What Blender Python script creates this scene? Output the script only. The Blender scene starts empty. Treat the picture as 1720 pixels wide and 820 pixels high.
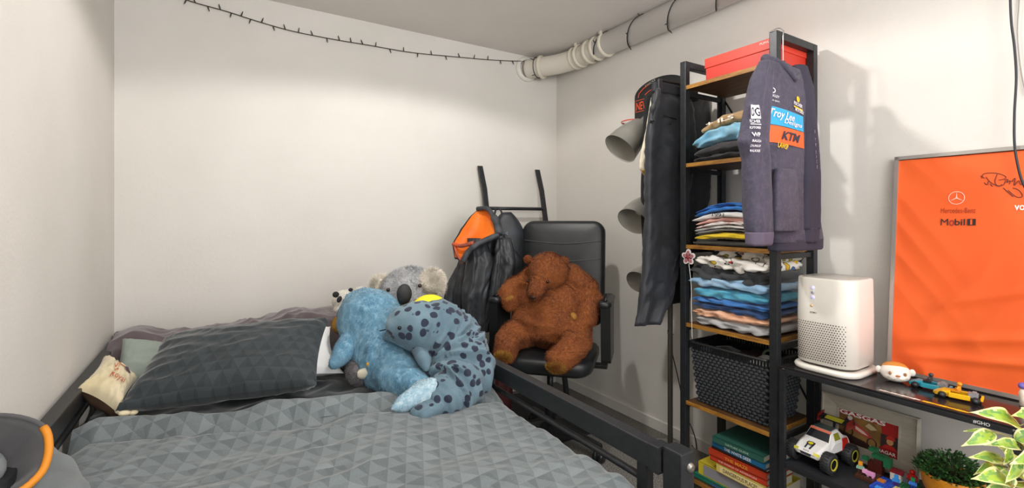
import bpy, bmesh, math, random
import numpy as np
from mathutils import Vector, Matrix, Euler, noise as mn

# ---------------------------------------------------------------- camera, world, lights, exposure
scene = bpy.context.scene
COL = scene.collection
FOC = 795.0                      # focal length in pixels of the 1720 wide frame
TH = math.atan(494 / 795.0)      # the camera looks this far to the right of the room's depth axis
ST, CT = math.sin(TH), math.cos(TH)
CH = 1.2                         # camera height
DB, WR, WL, CZ = 2.80, 2.128, -0.403, 2.355   # back wall y, right wall x, left wall x, ceiling z

cam = bpy.data.cameras.new('camera'); camo = bpy.data.objects.new('camera', cam); COL.objects.link(camo)
cam.sensor_width = 36; cam.lens = 36 * FOC / 1720; cam.shift_y = -42 / 1720; cam.clip_start = 0.02
camo.location = (0, 0, CH); camo.rotation_euler = (math.radians(90), 0, -TH)
scene.camera = camo

world = bpy.data.worlds.new('world'); scene.world = world; world.use_nodes = True
bg = world.node_tree.nodes['Background']; bg.inputs[0].default_value = (1.0, 0.985, 0.96, 1); bg.inputs[1].default_value = 1.12

def spot(name, loc, energy, angle, blend, size, color=(1, 0.96, 0.9), aim=(0, 0, -1)):
    l = bpy.data.lights.new(name, 'SPOT'); l.energy = energy; l.spot_size = math.radians(angle); l.spot_blend = blend
    l.shadow_soft_size = size; l.color = color
    o = bpy.data.objects.new(name, l); COL.objects.link(o); o.location = loc
    o.rotation_euler = Vector(aim).to_track_quat('-Z', 'Y').to_euler(); return o
def area(name, loc, energy, sx, sy, aim, color=(1, 1, 1)):
    l = bpy.data.lights.new(name, 'AREA'); l.energy = energy; l.shape = 'RECTANGLE'; l.size = sx; l.size_y = sy; l.color = color
    o = bpy.data.objects.new(name, l); COL.objects.link(o); o.location = loc
    o.rotation_euler = Vector(aim).to_track_quat('-Z', 'Y').to_euler(); return o
spot('ceiling_spot', (0.84, 1.44, 2.30), 52, 158, 0.16, 0.04, (1, 0.975, 0.93))
spot('near_fill_spot', (0.60, 0.15, 2.30), 24, 132, 0.5, 0.10, (1, 0.975, 0.93))  # added fill, no such fitting seen; softens shadows on the right wall
area('rear_fill', (0.8, -1.6, 1.6), 44, 2.2, 1.5, (0.0, 1, -0.05), (0.96, 0.98, 1.0))  # unseen soft fill added behind the camera to flatten contrast, not a real window
area('ceiling_fill', (0.7, -0.7, 1.75), 36, 0.8, 0.8, (0.15, 0.5, 1), (1, 0.99, 0.97))  # added upward fill that lifts the ceiling brightness, no actual flash there

vs = scene.view_settings; vs.view_transform = 'Standard'; vs.look = 'None'; vs.gamma = 1; vs.use_curve_mapping = False
vs.exposure = -0.10

# ---------------------------------------------------------------- measuring helpers (photo pixel -> point on a real plane / at a real depth)
def ray(px, py):
    u = (px - 860) / FOC; v = (368 - py) / FOC
    return Vector((ST + CT * u, CT - ST * u, v))
def PX(px, py, x): r = ray(px, py); t = x / r.x; return Vector((x, r.y * t, CH + r.z * t))
def PY(px, py, y): r = ray(px, py); t = y / r.y; return Vector((r.x * t, y, CH + r.z * t))
def PZ(px, py, z): r = ray(px, py); t = (z - CH) / r.z; return Vector((r.x * t, r.y * t, z))
def PD(px, py, d): r = ray(px, py); return Vector((r.x * d, r.y * d, CH + r.z * d))

# ---------------------------------------------------------------- materials
def lin(c):
    if isinstance(c, str):
        c = [int(c[i:i + 2], 16) / 255 for i in (0, 2, 4)]
        c = [x / 12.92 if x <= 0.04045 else ((x + 0.055) / 1.055) ** 2.4 for x in c]
    return (c[0], c[1], c[2], 1)
def new_mat(name):
    m = bpy.data.materials.new(name); m.use_nodes = True; nt = m.node_tree
    return m, nt, nt.nodes['Principled BSDF']
class N:
    """tiny node helper"""
    def __init__(s, nt): s.nt = nt
    def n(s, t, **kw):
        o = s.nt.nodes.new(t)
        for k, v in kw.items(): setattr(o, k, v)
        return o
    def l(s, a, b): s.nt.links.new(a, b)
    def math(s, op, a, b=None, c=None):
        o = s.n('ShaderNodeMath', operation=op)
        for i, x in enumerate((a, b, c)):
            if x is None: continue
            if isinstance(x, (int, float)): o.inputs[i].default_value = x
            else: s.l(x, o.inputs[i])
        return o.outputs[0]
    def mix(s, fac, a, b):
        o = s.n('ShaderNodeMix', data_type='RGBA')
        for i, x in ((0, fac), (6, a), (7, b)):
            if isinstance(x, (int, float)): o.inputs[i].default_value = x
            elif isinstance(x, (tuple, list)): o.inputs[i].default_value = x
            else: s.l(x, o.inputs[i])
        return o.outputs[2]
    def noise(s, vec, scale, detail=3, rough=0.5):
        o = s.n('ShaderNodeTexNoise'); o.inputs['Scale'].default_value = scale; o.inputs['Detail'].default_value = detail
        o.inputs['Roughness'].default_value = rough
        if vec is not None: s.l(vec, o.inputs['Vector'])
        return o.outputs[0]
    def ramp(s, fac, p0, p1, c0=(0, 0, 0, 1), c1=(1, 1, 1, 1)):
        o = s.n('ShaderNodeValToRGB'); e = o.color_ramp.elements
        e[0].position = p0; e[1].position = p1; e[0].color = c0; e[1].color = c1; s.l(fac, o.inputs[0]); return o.outputs[0]
    def coord(s, kind='Object', scale=None):
        o = s.n('ShaderNodeTexCoord').outputs[kind]
        if scale is not None:
            m = s.n('ShaderNodeMapping'); m.inputs['Scale'].default_value = scale; s.l(o, m.inputs[0]); o = m.outputs[0]
        return o
    def bump(s, h, strength, dist, bsdf):
        o = s.n('ShaderNodeBump'); o.inputs['Strength'].default_value = strength; o.inputs['Distance'].default_value = dist
        s.l(h, o.inputs['Height']); s.l(o.outputs[0], bsdf.inputs['Normal'])
MC = {}
def M(col, rough=0.6, metal=0.0, col2=None, ns=8.0, bs=0.0, bscale=200.0, bd=0.002, sheen=0.0, emit=0.0, spec=0.5, name=None, stretch=None, trans=0.0):
    key = (col, rough, metal, col2, ns, bs, bscale, sheen, emit, spec, stretch, trans)
    if key in MC: return MC[key]
    m, nt, b = new_mat(name or 'surface'); k = N(nt)
    b.inputs['Base Color'].default_value = lin(col); b.inputs['Roughness'].default_value = rough; b.inputs['Metallic'].default_value = metal
    b.inputs['Specular IOR Level'].default_value = spec
    if sheen: b.inputs['Sheen Weight'].default_value = sheen; b.inputs['Sheen Roughness'].default_value = 0.5
    if trans: b.inputs['Transmission Weight'].default_value = trans
    if emit: b.inputs['Emission Color'].default_value = lin(col); b.inputs['Emission Strength'].default_value = emit
    co = k.coord('Object', stretch)
    if col2 is not None:
        f = k.ramp(k.noise(co, ns, 4), 0.35, 0.65); k.l(k.mix(f, lin(col), lin(col2)), b.inputs['Base Color'])
    if bs: k.bump(k.noise(co, bscale, 3), bs, bd, b)
    MC[key] = m; return m

# ---------------------------------------------------------------- mesh helpers
class MB:
    def __init__(s): s.v = []; s.f = []; s.s = []; s.m = []; s.uv = None
    def add(s, vs, fs, smooth=False, mi=0):
        o = len(s.v); s.v += [tuple(p) for p in vs]
        for f in fs: s.f.append(tuple(i + o for i in f)); s.s.append(smooth); s.m.append(mi)
        return s
def bm_to(mb, bm, mat4, smooth, mi=0):
    bm.verts.ensure_lookup_table()
    mb.add([mat4 @ v.co for v in bm.verts], [[v.index for v in f.verts] for f in bm.faces], smooth, mi); bm.free()
def rotm(r): return Euler(r).to_matrix().to_4x4() if r else Matrix()
def box(mb, c, s, bev=0.0, rot=None, mi=0, mat4=None, smooth=False):
    bm = bmesh.new(); bmesh.ops.create_cube(bm, size=1)
    for v in bm.verts: v.co = Vector((v.co.x * s[0], v.co.y * s[1], v.co.z * s[2]))
    if bev: bmesh.ops.bevel(bm, geom=bm.edges[:], offset=bev, segments=2, profile=0.6, affect='EDGES')
    bm.normal_update()
    bm_to(mb, bm, (mat4 or Matrix()) @ Matrix.Translation(c) @ rotm(rot), smooth, mi); return mb
def ball(mb, c, r, seg=16, rings=10, rot=None, mi=0, mat4=None):
    bm = bmesh.new(); bmesh.ops.create_uvsphere(bm, u_segments=seg, v_segments=rings, radius=1)
    r = (r, r, r) if isinstance(r, (int, float)) else r
    bm_to(mb, bm, (mat4 or Matrix()) @ Matrix.Translation(c) @ rotm(rot) @ Matrix.Diagonal((*r, 1)), True, mi); return mb
def loft(mb, rings, cap=True, smooth=True, closed=True, mi=0):
    n = len(rings[0]); vs = [p for r in rings for p in r]; fs = []
    for i in range(len(rings) - 1):
        for j in range(n if closed else n - 1):
            k = (j + 1) % n; fs.append((i * n + j, i * n + k, (i + 1) * n + k, (i + 1) * n + j))
    if cap and closed: fs.append(tuple(range(n - 1, -1, -1))); fs.append(tuple((len(rings) - 1) * n + j for j in range(n)))
    mb.add(vs, fs, smooth, mi); return mb
def frames(path):
    P = [Vector(p) for p in path]; out = []; t0 = (P[1] - P[0]).normalized()
    nrm = t0.orthogonal().normalized()
    for i, p in enumerate(P):
        t = (P[min(i + 1, len(P) - 1)] - P[max(i - 1, 0)]).normalized()
        nrm = (nrm - t * nrm.dot(t)); nrm = nrm.normalized() if nrm.length > 1e-6 else t.orthogonal().normalized()
        out.append((p, t, nrm, t.cross(nrm)))
    return out
def tube(mb, path, r, n=8, cap=True, mi=0, smooth=True):
    rings = []
    for i, (p, t, a, b) in enumerate(frames(path)):
        rr = r[i] if isinstance(r, (list, tuple)) else r
        rings.append([p + (a * math.cos(2 * math.pi * j / n) + b * math.sin(2 * math.pi * j / n)) * rr for j in range(n)])
    return loft(mb, rings, cap, smooth, True, mi)
def cyl(mb, a, b, r, n=16, r2=None, mi=0, smooth=True): return tube(mb, [a, b], [r, r if r2 is None else r2], n, True, mi, smooth)
def lathe(mb, prof, c, n=32, axis=None, mi=0, cap=False):
    """prof: (radius, height) list; axis: direction of height"""
    q = Vector(axis or (0, 0, 1)).to_track_quat('Z', 'Y').to_matrix()
    rings = [[Vector(c) + q @ Vector((r * math.cos(2 * math.pi * j / n), r * math.sin(2 * math.pi * j / n), h)) for j in range(n)] for r, h in prof]
    return loft(mb, rings, cap, True, True, mi)
def grid(mb, fn, nu, nv, smooth=True, mi=0, flip=False):
    vs = [fn(i / nu, j / nv) for j in range(nv + 1) for i in range(nu + 1)]
    fs = [(j * (nu + 1) + i, j * (nu + 1) + i + 1, (j + 1) * (nu + 1) + i + 1, (j + 1) * (nu + 1) + i) for j in range(nv) for i in range(nu)]
    if flip: fs = [f[::-1] for f in fs]
    return mb.add(vs, fs, smooth, mi)
def spline(pts, k=8):
    P = [Vector(p) for p in pts]; out = []
    for i in range(len(P) - 1):
        a = P[max(i - 1, 0)]; b = P[i]; c = P[i + 1]; d = P[min(i + 2, len(P) - 1)]
        for j in range(k):
            t = j / k
            out.append(0.5 * ((2 * b) + (c - a) * t + (2 * a - 5 * b + 4 * c - d) * t * t + (3 * b - a - 3 * c + d) * t ** 3))
    return out + [P[-1]]
def nz(x, y=0.0, z=0.0): return mn.noise(Vector((x, y, z)))
def ridge(x, y=0.0, z=0.0): return 1 - 2.2 * abs(mn.noise(Vector((x, y, z))))

MW = {}
def thing(name, label, cat, loc=(0, 0, 0), rotz=0.0, group=None, kind=None):
    o = bpy.data.objects.new(name, None); COL.objects.link(o); o.empty_display_size = 0.05
    o.location = loc; o.rotation_euler = (0, 0, rotz)
    MW[o.name] = Matrix.Translation(loc) @ Matrix.Rotation(rotz, 4, 'Z')
    return tag(o, label, cat, group, kind)
def tag(o, label=None, cat=None, group=None, kind=None):
    if label: o['label'] = label
    if cat: o['category'] = cat
    if group: o['group'] = group
    if kind: o['kind'] = kind
    return o
def mesh_of(mb, name, mats):
    me = bpy.data.meshes.new(name); me.from_pydata(mb.v, [], mb.f)
    me.polygons.foreach_set('use_smooth', mb.s); me.polygons.foreach_set('material_index', mb.m)
    for m in (mats if isinstance(mats, (list, tuple)) else [mats]): me.materials.append(m)
    me.update(); return me
def obj(name, mb, mats, parent=None, local=False, label=None, kind=None):
    """world-coordinate mesh buffer -> one object (re-based under its parent, or on its own base)"""
    me = mesh_of(mb, name, mats); o = bpy.data.objects.new(name, me); COL.objects.link(o)
    if parent is not None:
        if not local: me.transform(MW[parent.name].inverted())
        o.parent = parent; MW[o.name] = MW[parent.name]
    elif not local:
        a = np.array([v.co[:] for v in me.vertices]); lo, hi = a.min(0), a.max(0)
        c = Vector(((lo[0] + hi[0]) / 2, (lo[1] + hi[1]) / 2, lo[2])); me.transform(Matrix.Translation(-c)); o.location = c
        MW[o.name] = Matrix.Translation(c)
    else: MW[o.name] = Matrix()
    if label: o['label'] = label
    if kind: o['kind'] = kind
    return o
def struct(name, mb, mats): o = obj(name, mb, mats); o['kind'] = 'structure'; return o
def dup(root, loc=None, rotz=None, label=None):
    c = root.copy(); COL.objects.link(c)
    if loc is not None: c.location = loc
    if rotz is not None: c.rotation_euler = (0, 0, rotz)
    if label: c['label'] = label
    for ch in root.children:
        d = ch.copy(); COL.objects.link(d); d.parent = c
        for g in ch.children: e = g.copy(); COL.objects.link(e); e.parent = d
    return c

def baked(mb, mods):
    """run modifiers once and take the resulting mesh back into a buffer"""
    me = mesh_of(mb, 'tmp', []); o = bpy.data.objects.new('tmp', me); COL.objects.link(o)
    for t, kw in mods:
        m = o.modifiers.new(t, t)
        for k, v in kw.items(): setattr(m, k, v)
    dg = bpy.context.evaluated_depsgraph_get(); ev = o.evaluated_get(dg); e = ev.to_mesh()
    r = MB(); r.add([v.co.copy() for v in e.vertices], [tuple(p.vertices) for p in e.polygons], True)
    ev.to_mesh_clear(); bpy.data.objects.remove(o); bpy.data.meshes.remove(me); return r
def chain(mb, pts, step=0.35):
    """pts: list of (centre, radius) -> overlapping balls along the chain"""
    for i in range(len(pts) - 1):
        a, ra = Vector(pts[i][0]), pts[i][1]; b, rb = Vector(pts[i + 1][0]), pts[i + 1][1]
        n = max(1, int((b - a).length / (min(ra, rb) * step)))
        for j in range(n + (i == len(pts) - 2)):
            t = j / n; ball(mb, a.lerp(b, t), ra + (rb - ra) * t, 14, 9)
    return mb
def organic(mb, voxel=0.008, it=8, disp=None):
    r = baked(mb, [('REMESH', dict(mode='VOXEL', voxel_size=voxel)), ('SMOOTH', dict(factor=0.6, iterations=it))])
    if disp:
        me = mesh_of(r, 'tmp', []); nr = [v.normal.copy() for v in me.vertices]; bpy.data.meshes.remove(me)
        r.v = [tuple(Vector(p) + n * disp(Vector(p), n)) for p, n in zip(r.v, nr)]
    return r
def fur(mb, n, length, width, comb=(0, 0, -1), seed=1, mi=None, keep=None, lift=0.5, clump=12.0):
    rs = np.random.RandomState(seed); V = np.array(mb.v); T = []; MI = []
    for f, m in zip(mb.f, mb.m):
        for k in range(1, len(f) - 1): T.append((f[0], f[k], f[k + 1])); MI.append(m)
    T = np.array(T); MI = np.array(MI); a, b, c = V[T[:, 0]], V[T[:, 1]], V[T[:, 2]]; cr = np.cross(b - a, c - a); ar = np.linalg.norm(cr, axis=1) + 1e-12
    idx = rs.choice(len(T), n, p=ar / ar.sum()); r1 = np.sqrt(rs.rand(n, 1)); r2 = rs.rand(n, 1)
    P = (1 - r1) * a[idx] + r1 * (1 - r2) * b[idx] + r1 * r2 * c[idx]; Nn = cr[idx] / ar[idx][:, None]
    if keep is not None:
        k = np.array([keep(p) for p in P]); P, Nn, idx = P[k], Nn[k], idx[k]; n = len(P)
    cmb = np.array(comb, float)[None] + 0.7 * np.stack([np.sin(P[:, (i + 1) % 3] * clump + i * 2.1 + np.cos(P[:, (i + 2) % 3] * clump * 1.7)) for i in range(3)], 1)
    tg = cmb - Nn * (cmb * Nn).sum(1, keepdims=True); tg /= np.linalg.norm(tg, axis=1, keepdims=True) + 1e-9
    D = Nn * lift + tg * 0.8 + rs.randn(n, 3) * 0.25; D /= np.linalg.norm(D, axis=1, keepdims=True)
    L = length * (0.6 + 0.6 * rs.rand(n, 1)); side = np.cross(D, Nn + rs.randn(n, 3) * 0.3); side /= np.linalg.norm(side, axis=1, keepdims=True) + 1e-9
    A = P - side * width / 2 - Nn * 0.001; B = P + side * width / 2 - Nn * 0.001; Cc = P + D * L
    base = len(mb.v); W = np.stack([A, B, Cc], 1).reshape(-1, 3)
    mb.v += [tuple(x) for x in W.tolist()]; F = (np.arange(3 * n).reshape(-1, 3) + base).tolist()
    mb.f += [tuple(x) for x in F]; mb.s += [True] * n; mb.m += (MI[idx].tolist() if mi is None else [mi] * n); return mb

TXT = {}
def text_raw(s, bold=0.0):
    if (s, bold) in TXT: return TXT[(s, bold)]
    cu = bpy.data.curves.new('t', 'FONT'); cu.body = s; cu.align_x = 'CENTER'; cu.align_y = 'CENTER'; cu.offset = bold; cu.resolution_u = 3
    o = bpy.data.objects.new('t', cu); COL.objects.link(o); dg = bpy.context.evaluated_depsgraph_get(); ev = o.evaluated_get(dg)
    e = ev.to_mesh(); vs = [v.co.copy() for v in e.vertices]; fs = [tuple(p.vertices) for p in e.polygons]; ev.to_mesh_clear()
    bpy.data.objects.remove(o); bpy.data.curves.remove(cu)
    xs = [v.x for v in vs]; ys = [v.y for v in vs]; cx, cy = (min(xs) + max(xs)) / 2, (min(ys) + max(ys)) / 2; w, h = max(xs) - min(xs), max(ys) - min(ys)
    vs = [((v.x - cx) / w, (v.y - cy) / h) for v in vs]; TXT[(s, bold)] = (vs, fs); return TXT[(s, bold)]
def text(mb, s, w, h, fn, cx=0.0, cy=0.0, shear=0.0, rot=0.0, bold=0.0, mi=0):
    """text w x h metres centred at (cx, cy) of the surface fn(u, v) -> world"""
    vs, fs = text_raw(s, bold); c, sn = math.cos(rot), math.sin(rot); out = []
    for x, y in vs:
        X, Y = x * w + shear * y * h, y * h; out.append(fn(cx + X * c - Y * sn, cy + X * sn + Y * c))
    mb.add(out, fs, False, mi); return mb
def plane_fn(o, ex, ey, off=0.0):
    o, ex, ey = Vector(o), Vector(ex).normalized(), Vector(ey).normalized(); n = ex.cross(ey).normalized()
    return lambda u, v: o + ex * u + ey * v + n * off
def poly(mb, pts, fn, mi=0): mb.add([fn(*p) for p in pts], [tuple(range(len(pts)))], False, mi); return mb
def rect(mb, x0, y0, x1, y1, fn, mi=0, nu=1, nv=1): return grid(mb, lambda a, b: fn(x0 + (x1 - x0) * a, y0 + (y1 - y0) * b), nu, nv, True, mi)
def ringp(mb, cx, cy, rx, ry, wd, fn, n=28, mi=0, a0=0.0, a1=2 * math.pi):
    o = []; 
    for i in range(n + 1):
        t = a0 + (a1 - a0) * i / n; o += [fn(cx + rx * math.cos(t), cy + ry * math.sin(t)), fn(cx + (rx - wd) * math.cos(t), cy + (ry - wd) * math.sin(t))]
    mb.add(o, [(2 * i, 2 * i + 2, 2 * i + 3, 2 * i + 1) for i in range(n)], False, mi); return mb
def stroke(mb, pts, wd, fn, mi=0):
    P = [Vector((p[0], p[1])) for p in pts]; o = []
    for i, p in enumerate(P):
        t = (P[min(i + 1, len(P) - 1)] - P[max(i - 1, 0)]); t = t.normalized() if t.length else Vector((1, 0)); n = Vector((-t.y, t.x)) * wd / 2
        o += [fn(*(p + n)), fn(*(p - n))]
    mb.add(o, [(2 * i, 2 * i + 1, 2 * i + 3, 2 * i + 2) for i in range(len(P) - 1)], False, mi); return mb

# ---------------------------------------------------------------- room materials
def wall_mat(name, c1, c2):
    m, nt, b = new_mat(name); k = N(nt); co = k.coord()
    f = k.ramp(k.noise(co, 1.7, 4, 0.6), 0.3, 0.7); k.l(k.mix(f, lin(c1), lin(c2)), b.inputs['Base Color'])
    b.inputs['Roughness'].default_value = 0.75
    h = k.math('ADD', k.noise(co, 90, 3), k.math('MULTIPLY', k.noise(co, 6, 2), 2.0)); k.bump(h, 0.25, 0.0025, b); return m
WALLM = wall_mat('white_wall_paint', 'DEDAD4', 'D6D2CB'); CEILM = wall_mat('ceiling_paint', 'E2DDD8', 'DBD6D1')
def carpet_mat():
    m, nt, b = new_mat('grey_carpet'); k = N(nt); co = k.coord()
    f = k.ramp(k.noise(co, 170, 3, 0.7), 0.35, 0.68, lin('2E2D2B'), lin('A09C94')); k.l(f, b.inputs['Base Color']); b.inputs['Roughness'].default_value = 0.95
    k.bump(k.noise(co, 260, 3), 0.9, 0.006, b); return m
def triangle_cloth(name, dark, light):
    m, nt, b = new_mat(name); k = N(nt); uv = k.n('ShaderNodeTexCoord').outputs['UV']; sp = k.n('ShaderNodeSeparateXYZ'); k.l(uv, sp.inputs[0])
    a, h = 0.046, 0.037
    row = k.math('FLOOR', k.math('DIVIDE', sp.outputs[1], h)); t = k.math('SUBTRACT', k.math('DIVIDE', sp.outputs[1], h), row)
    sx = k.math('ADD', k.math('DIVIDE', sp.outputs[0], a), k.math('MULTIPLY', row, 0.5)); s = k.math('FRACT', sx)
    tri = k.math('LESS_THAN', k.math('ABSOLUTE', k.math('MULTIPLY', k.math('SUBTRACT', s, 0.5), 2.0)), k.math('SUBTRACT', 1.0, t))
    cell = k.n('ShaderNodeTexWhiteNoise', noise_dimensions='2D'); cb = k.n('ShaderNodeCombineXYZ'); k.l(k.math('FLOOR', sx), cb.inputs[0]); k.l(row, cb.inputs[1]); k.l(cb.outputs[0], cell.inputs[0])
    grain = k.noise(uv, 260, 3); tone = k.math('ADD', k.math('MULTIPLY', tri, 0.34), k.math('ADD', k.math('MULTIPLY', cell.outputs[0], 0.36), k.math('MULTIPLY', k.math('SUBTRACT', grain, 0.5), 0.5)))
    k.l(k.mix(tone, lin(dark), lin(light)), b.inputs['Base Color']); b.inputs['Roughness'].default_value = 0.8
    b.inputs['Sheen Weight'].default_value = 0.35; b.inputs['Sheen Roughness'].default_value = 0.4
    k.bump(k.noise(uv, 500, 2), 0.35, 0.001, b); return m
def wood_mat(name, dark, light):
    m, nt, b = new_mat(name); k = N(nt); co = k.coord('Object', (14, 2.2, 14)); f = k.ramp(k.noise(co, 5, 6, 0.7), 0.32, 0.68)
    k.l(k.mix(f, lin(dark), lin(light)), b.inputs['Base Color']); b.inputs['Roughness'].default_value = 0.5; k.bump(k.noise(co, 12, 3), 0.2, 0.001, b); return m
CARPET = carpet_mat()
BLACKM = M('26282B', 0.42, 0.3, '2E3033', 40, 0.15, 300)
DUVET = triangle_cloth('triangle_print_bedding', '535B5E', '7E8789'); PILLOWC = triangle_cloth('dark_triangle_print_pillowcase', '21282B', '394145')
WOOD = wood_mat('rustic_brown_board', '2A180C', '6E4A26'); EDGE = wood_mat('board_edge', '6B4314', 'B98434')
LEATHER = M('1A1C1E', 0.38, 0, '212325', 20, 0.35, 350, 0.0015)
BLKPLAST = M('151617', 0.4, 0, None, 8, 0.1, 300)
WHITEPL = M('E4E0D8', 0.35); CABLE = M('26251F', 0.6)
STEEL = M('8E8C87', 0.32, 0.85)

# ---------------------------------------------------------------- room shell
YF = -1.9
b = MB(); box(b, ((WL + WR) / 2, (YF + DB) / 2, -0.05), (WR - WL + 0.2, DB - YF + 0.2, 0.1)); struct('floor', b, CARPET)
b = MB(); box(b, ((WL + WR) / 2, (YF + DB) / 2, CZ + 0.05), (WR - WL + 0.2, DB - YF + 0.2, 0.1)); struct('ceiling', b, CEILM)
b = MB(); box(b, ((WL + WR) / 2, DB + 0.05, CZ / 2), (WR - WL, 0.1, CZ)); struct('wall_back', b, WALLM)
b = MB(); box(b, (WL - 0.05, (YF + DB) / 2, CZ / 2), (0.1, DB - YF + 0.2, CZ)); struct('wall_left', b, WALLM)
b = MB(); box(b, (WR + 0.05, (YF + DB) / 2, CZ / 2), (0.1, DB - YF + 0.2, CZ)); struct('wall_right', b, WALLM)
b = MB(); box(b, (WR - 0.006, (YF + DB) / 2, 0.03), (0.012, DB - YF, 0.06), 0.002); struct('baseboard_right', b, WALLM)
b = MB(); box(b, ((WR + WL) / 2, DB - 0.006, 0.03), (WR - WL - 0.026, 0.012, 0.06), 0.002); struct('baseboard_back', b, WALLM)

# white ventilation pipe under the ceiling
pr = 0.068; px_, pz_ = 2.045, CZ - 0.072
pipe = thing('ventilation_pipe', 'white round ventilation pipe running under the ceiling above the right wall', 'pipe', (px_, 1.0, pz_))
b = MB(); tube(b, [(px_, YF + 0.05, pz_), (px_, 2.28, pz_)], pr, 36); obj('straight_pipe', b, M('EAE8E6', 0.25), pipe)
b = MB(); el = spline([(px_, 2.26, pz_), (px_, 2.45, pz_ - 0.005), (2.0, 2.58, pz_ - 0.015), (1.93, 2.69, pz_ - 0.02), (1.87, DB - 0.002, pz_ - 0.02)], 6)
tube(b, el, pr * 0.98, 36); obj('elbow', b, M('D8D2C6', 0.4), pipe)
for y in (2.18, 2.26, 2.33, 2.42, 2.47):
    b = MB(); lathe(b, [(pr * 0.97, -0.012), (pr + 0.007, -0.010), (pr + 0.010, 0), (pr + 0.007, 0.010), (pr * 0.97, 0.012)], (px_, y, pz_ - 0.002), 36, (0, 1, 0)); obj('collar', b, M('DAD3C2', 0.45), pipe)
b = MB(); lathe(b, [(pr, -0.06), (pr + 0.012, -0.055), (pr + 0.012, -0.04), (pr, -0.036)], (1.905, 2.745, pz_ - 0.02), 36, (-0.45, 0.89, 0)); obj('collar', b, M('DAD3C2', 0.45), pipe)
b = MB(); lathe(b, [(pr - 0.004, 0.0), (pr + 0.022, 0.0), (pr + 0.022, 0.008), (pr - 0.004, 0.014)], (1.862, DB - 0.001, pz_ - 0.02), 36, (0, -1, 0)); obj('wall_flange', b, M('E0DCD3', 0.45), pipe)
for y in (2.18, 2.42):
    b = MB(); box(b, (px_ - 0.052, y, pz_ + 0.062), (0.016, 0.018, 0.02), 0.003); obj('clamp', b, M('CFC9BC', 0.5), pipe)

# string of lights along the back wall and round the pipe
sl = thing('string_lights', 'black string of tiny lights along back wall and round the pipe', 'string lights', (0.9, DB - 0.01, 2.2))
pts = [PY(x, y, DB - 0.012) for x, y in ((292, -12), (320, 2), (380, 19), (430, 35), (490, 52), (560, 66), (620, 76), (690, 88), (760, 95), (830, 101), (882, 103))]
path = spline(pts, 6); b = MB(); tube(b, path, 0.0023, 5)
def helix(y0, y1, turns, ph=0.0, cx=px_, rr=pr + 0.003):
    o = []
    for i in range(int(26 * turns) + 1):
        t = i / 26; a = ph - 2 * math.pi * t; y = y0 + (y1 - y0) * t / turns
        o.append(Vector((cx + rr * math.cos(a), y, pz_ + min(rr * math.sin(a), pr - 0.0005) - 0.0)))
    return o
hx = helix(2.44, 0.35, 7.3, 1.9)
def el_ring(t0, a0, a1):
    fr = frames(el); p, t, a, c = fr[t0]; return [p + (a * math.cos(q) + c * math.sin(q)) * (pr + 0.003) for q in [a0 + (a1 - a0) * i / 20 for i in range(21)]]
er = el_ring(20, 0.4, 0.4 + 2 * math.pi)
tube(b, er, 0.0028, 5); tube(b, hx, 0.0028, 5)
tube(b, spline([path[-1], PY(925, 100, 2.72), hx[0]], 6), 0.002, 5)
obj('cable', b, CABLE, sl)
rnd = random.Random(4); bulbm = M('35332E', 0.5); bl = MB(); tube(bl, [(0, 0, 0), (0, 0, 0.016), (0, 0, 0.026)], [0.0030, 0.0030, 0.0016], 6); bulb_me = None
def bulb(p, d):
    global bulb_me
    if bulb_me is None: bulb_me = mesh_of(bl, 'bulb', bulbm)
    o = bpy.data.objects.new('bulb', bulb_me); COL.objects.link(o); o.parent = sl
    o.matrix_local = MW[sl.name].inverted() @ Matrix.Translation(p) @ Vector(d).to_track_quat('Z', 'Y').to_matrix().to_4x4()
for i in range(1, len(path), 2):
    bulb(path[i], (rnd.uniform(-0.5, 0.5), -0.15, rnd.choice((-1, -1, 1, 0.9))))
for h in (hx, er):
    for i in range(3, len(h) - 1, 6 if h is hx else 5):
        q = h[i]
        if q.y > 0.7: bulb(q, ((h[i + 1] - h[i - 1]).normalized() * 0.4 + Vector((q.x - px_, rnd.uniform(-0.6, 0.6) * 0.1, min(q.z - pz_, 0.02))) * 10).normalized())

# ---------------------------------------------------------------- bed
BX0, BX1, BY0, BY1, RZ = -0.392, 0.883, 0.700, 2.775, 0.68
bed = thing('bed', 'black metal framed bed with raised side rails standing in left corner', 'bed', ((BX0 + BX1) / 2, (BY0 + BY1) / 2, 0))
def bedpart(name, c, s, bev=0.004): b = MB(); box(b, c, s, bev); return obj(name, b, BLACKM, bed)
bedpart('side_rail', (BX1 - 0.019, (BY0 + BY1) / 2, RZ - 0.028), (0.036, BY1 - BY0 - 0.06, 0.056))
bedpart('side_rail', (BX0 + 0.019, (BY0 + BY1) / 2, RZ - 0.028), (0.036, BY1 - BY0 - 0.06, 0.056))
for x in (BX1 - 0.019, BX0 + 0.019):
    b = MB(); tube(b, [(x, 0.79, 0.582), (x, BY1 - 0.02, 0.582)], 0.009, 10); obj('lower_bar', b, BLACKM, bed)
    b = MB(); box(b, (x, (BY0 + BY1) / 2, 0.36), (0.03, BY1 - BY0 - 0.08, 0.07), 0.003); obj('bed_base_rail', b, BLACKM, bed)
    for y in (0.79, 1.54, 2.36):
        bedpart('upright', (x, y, 0.515), (0.026, 0.03, 0.275), 0.003)
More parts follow.
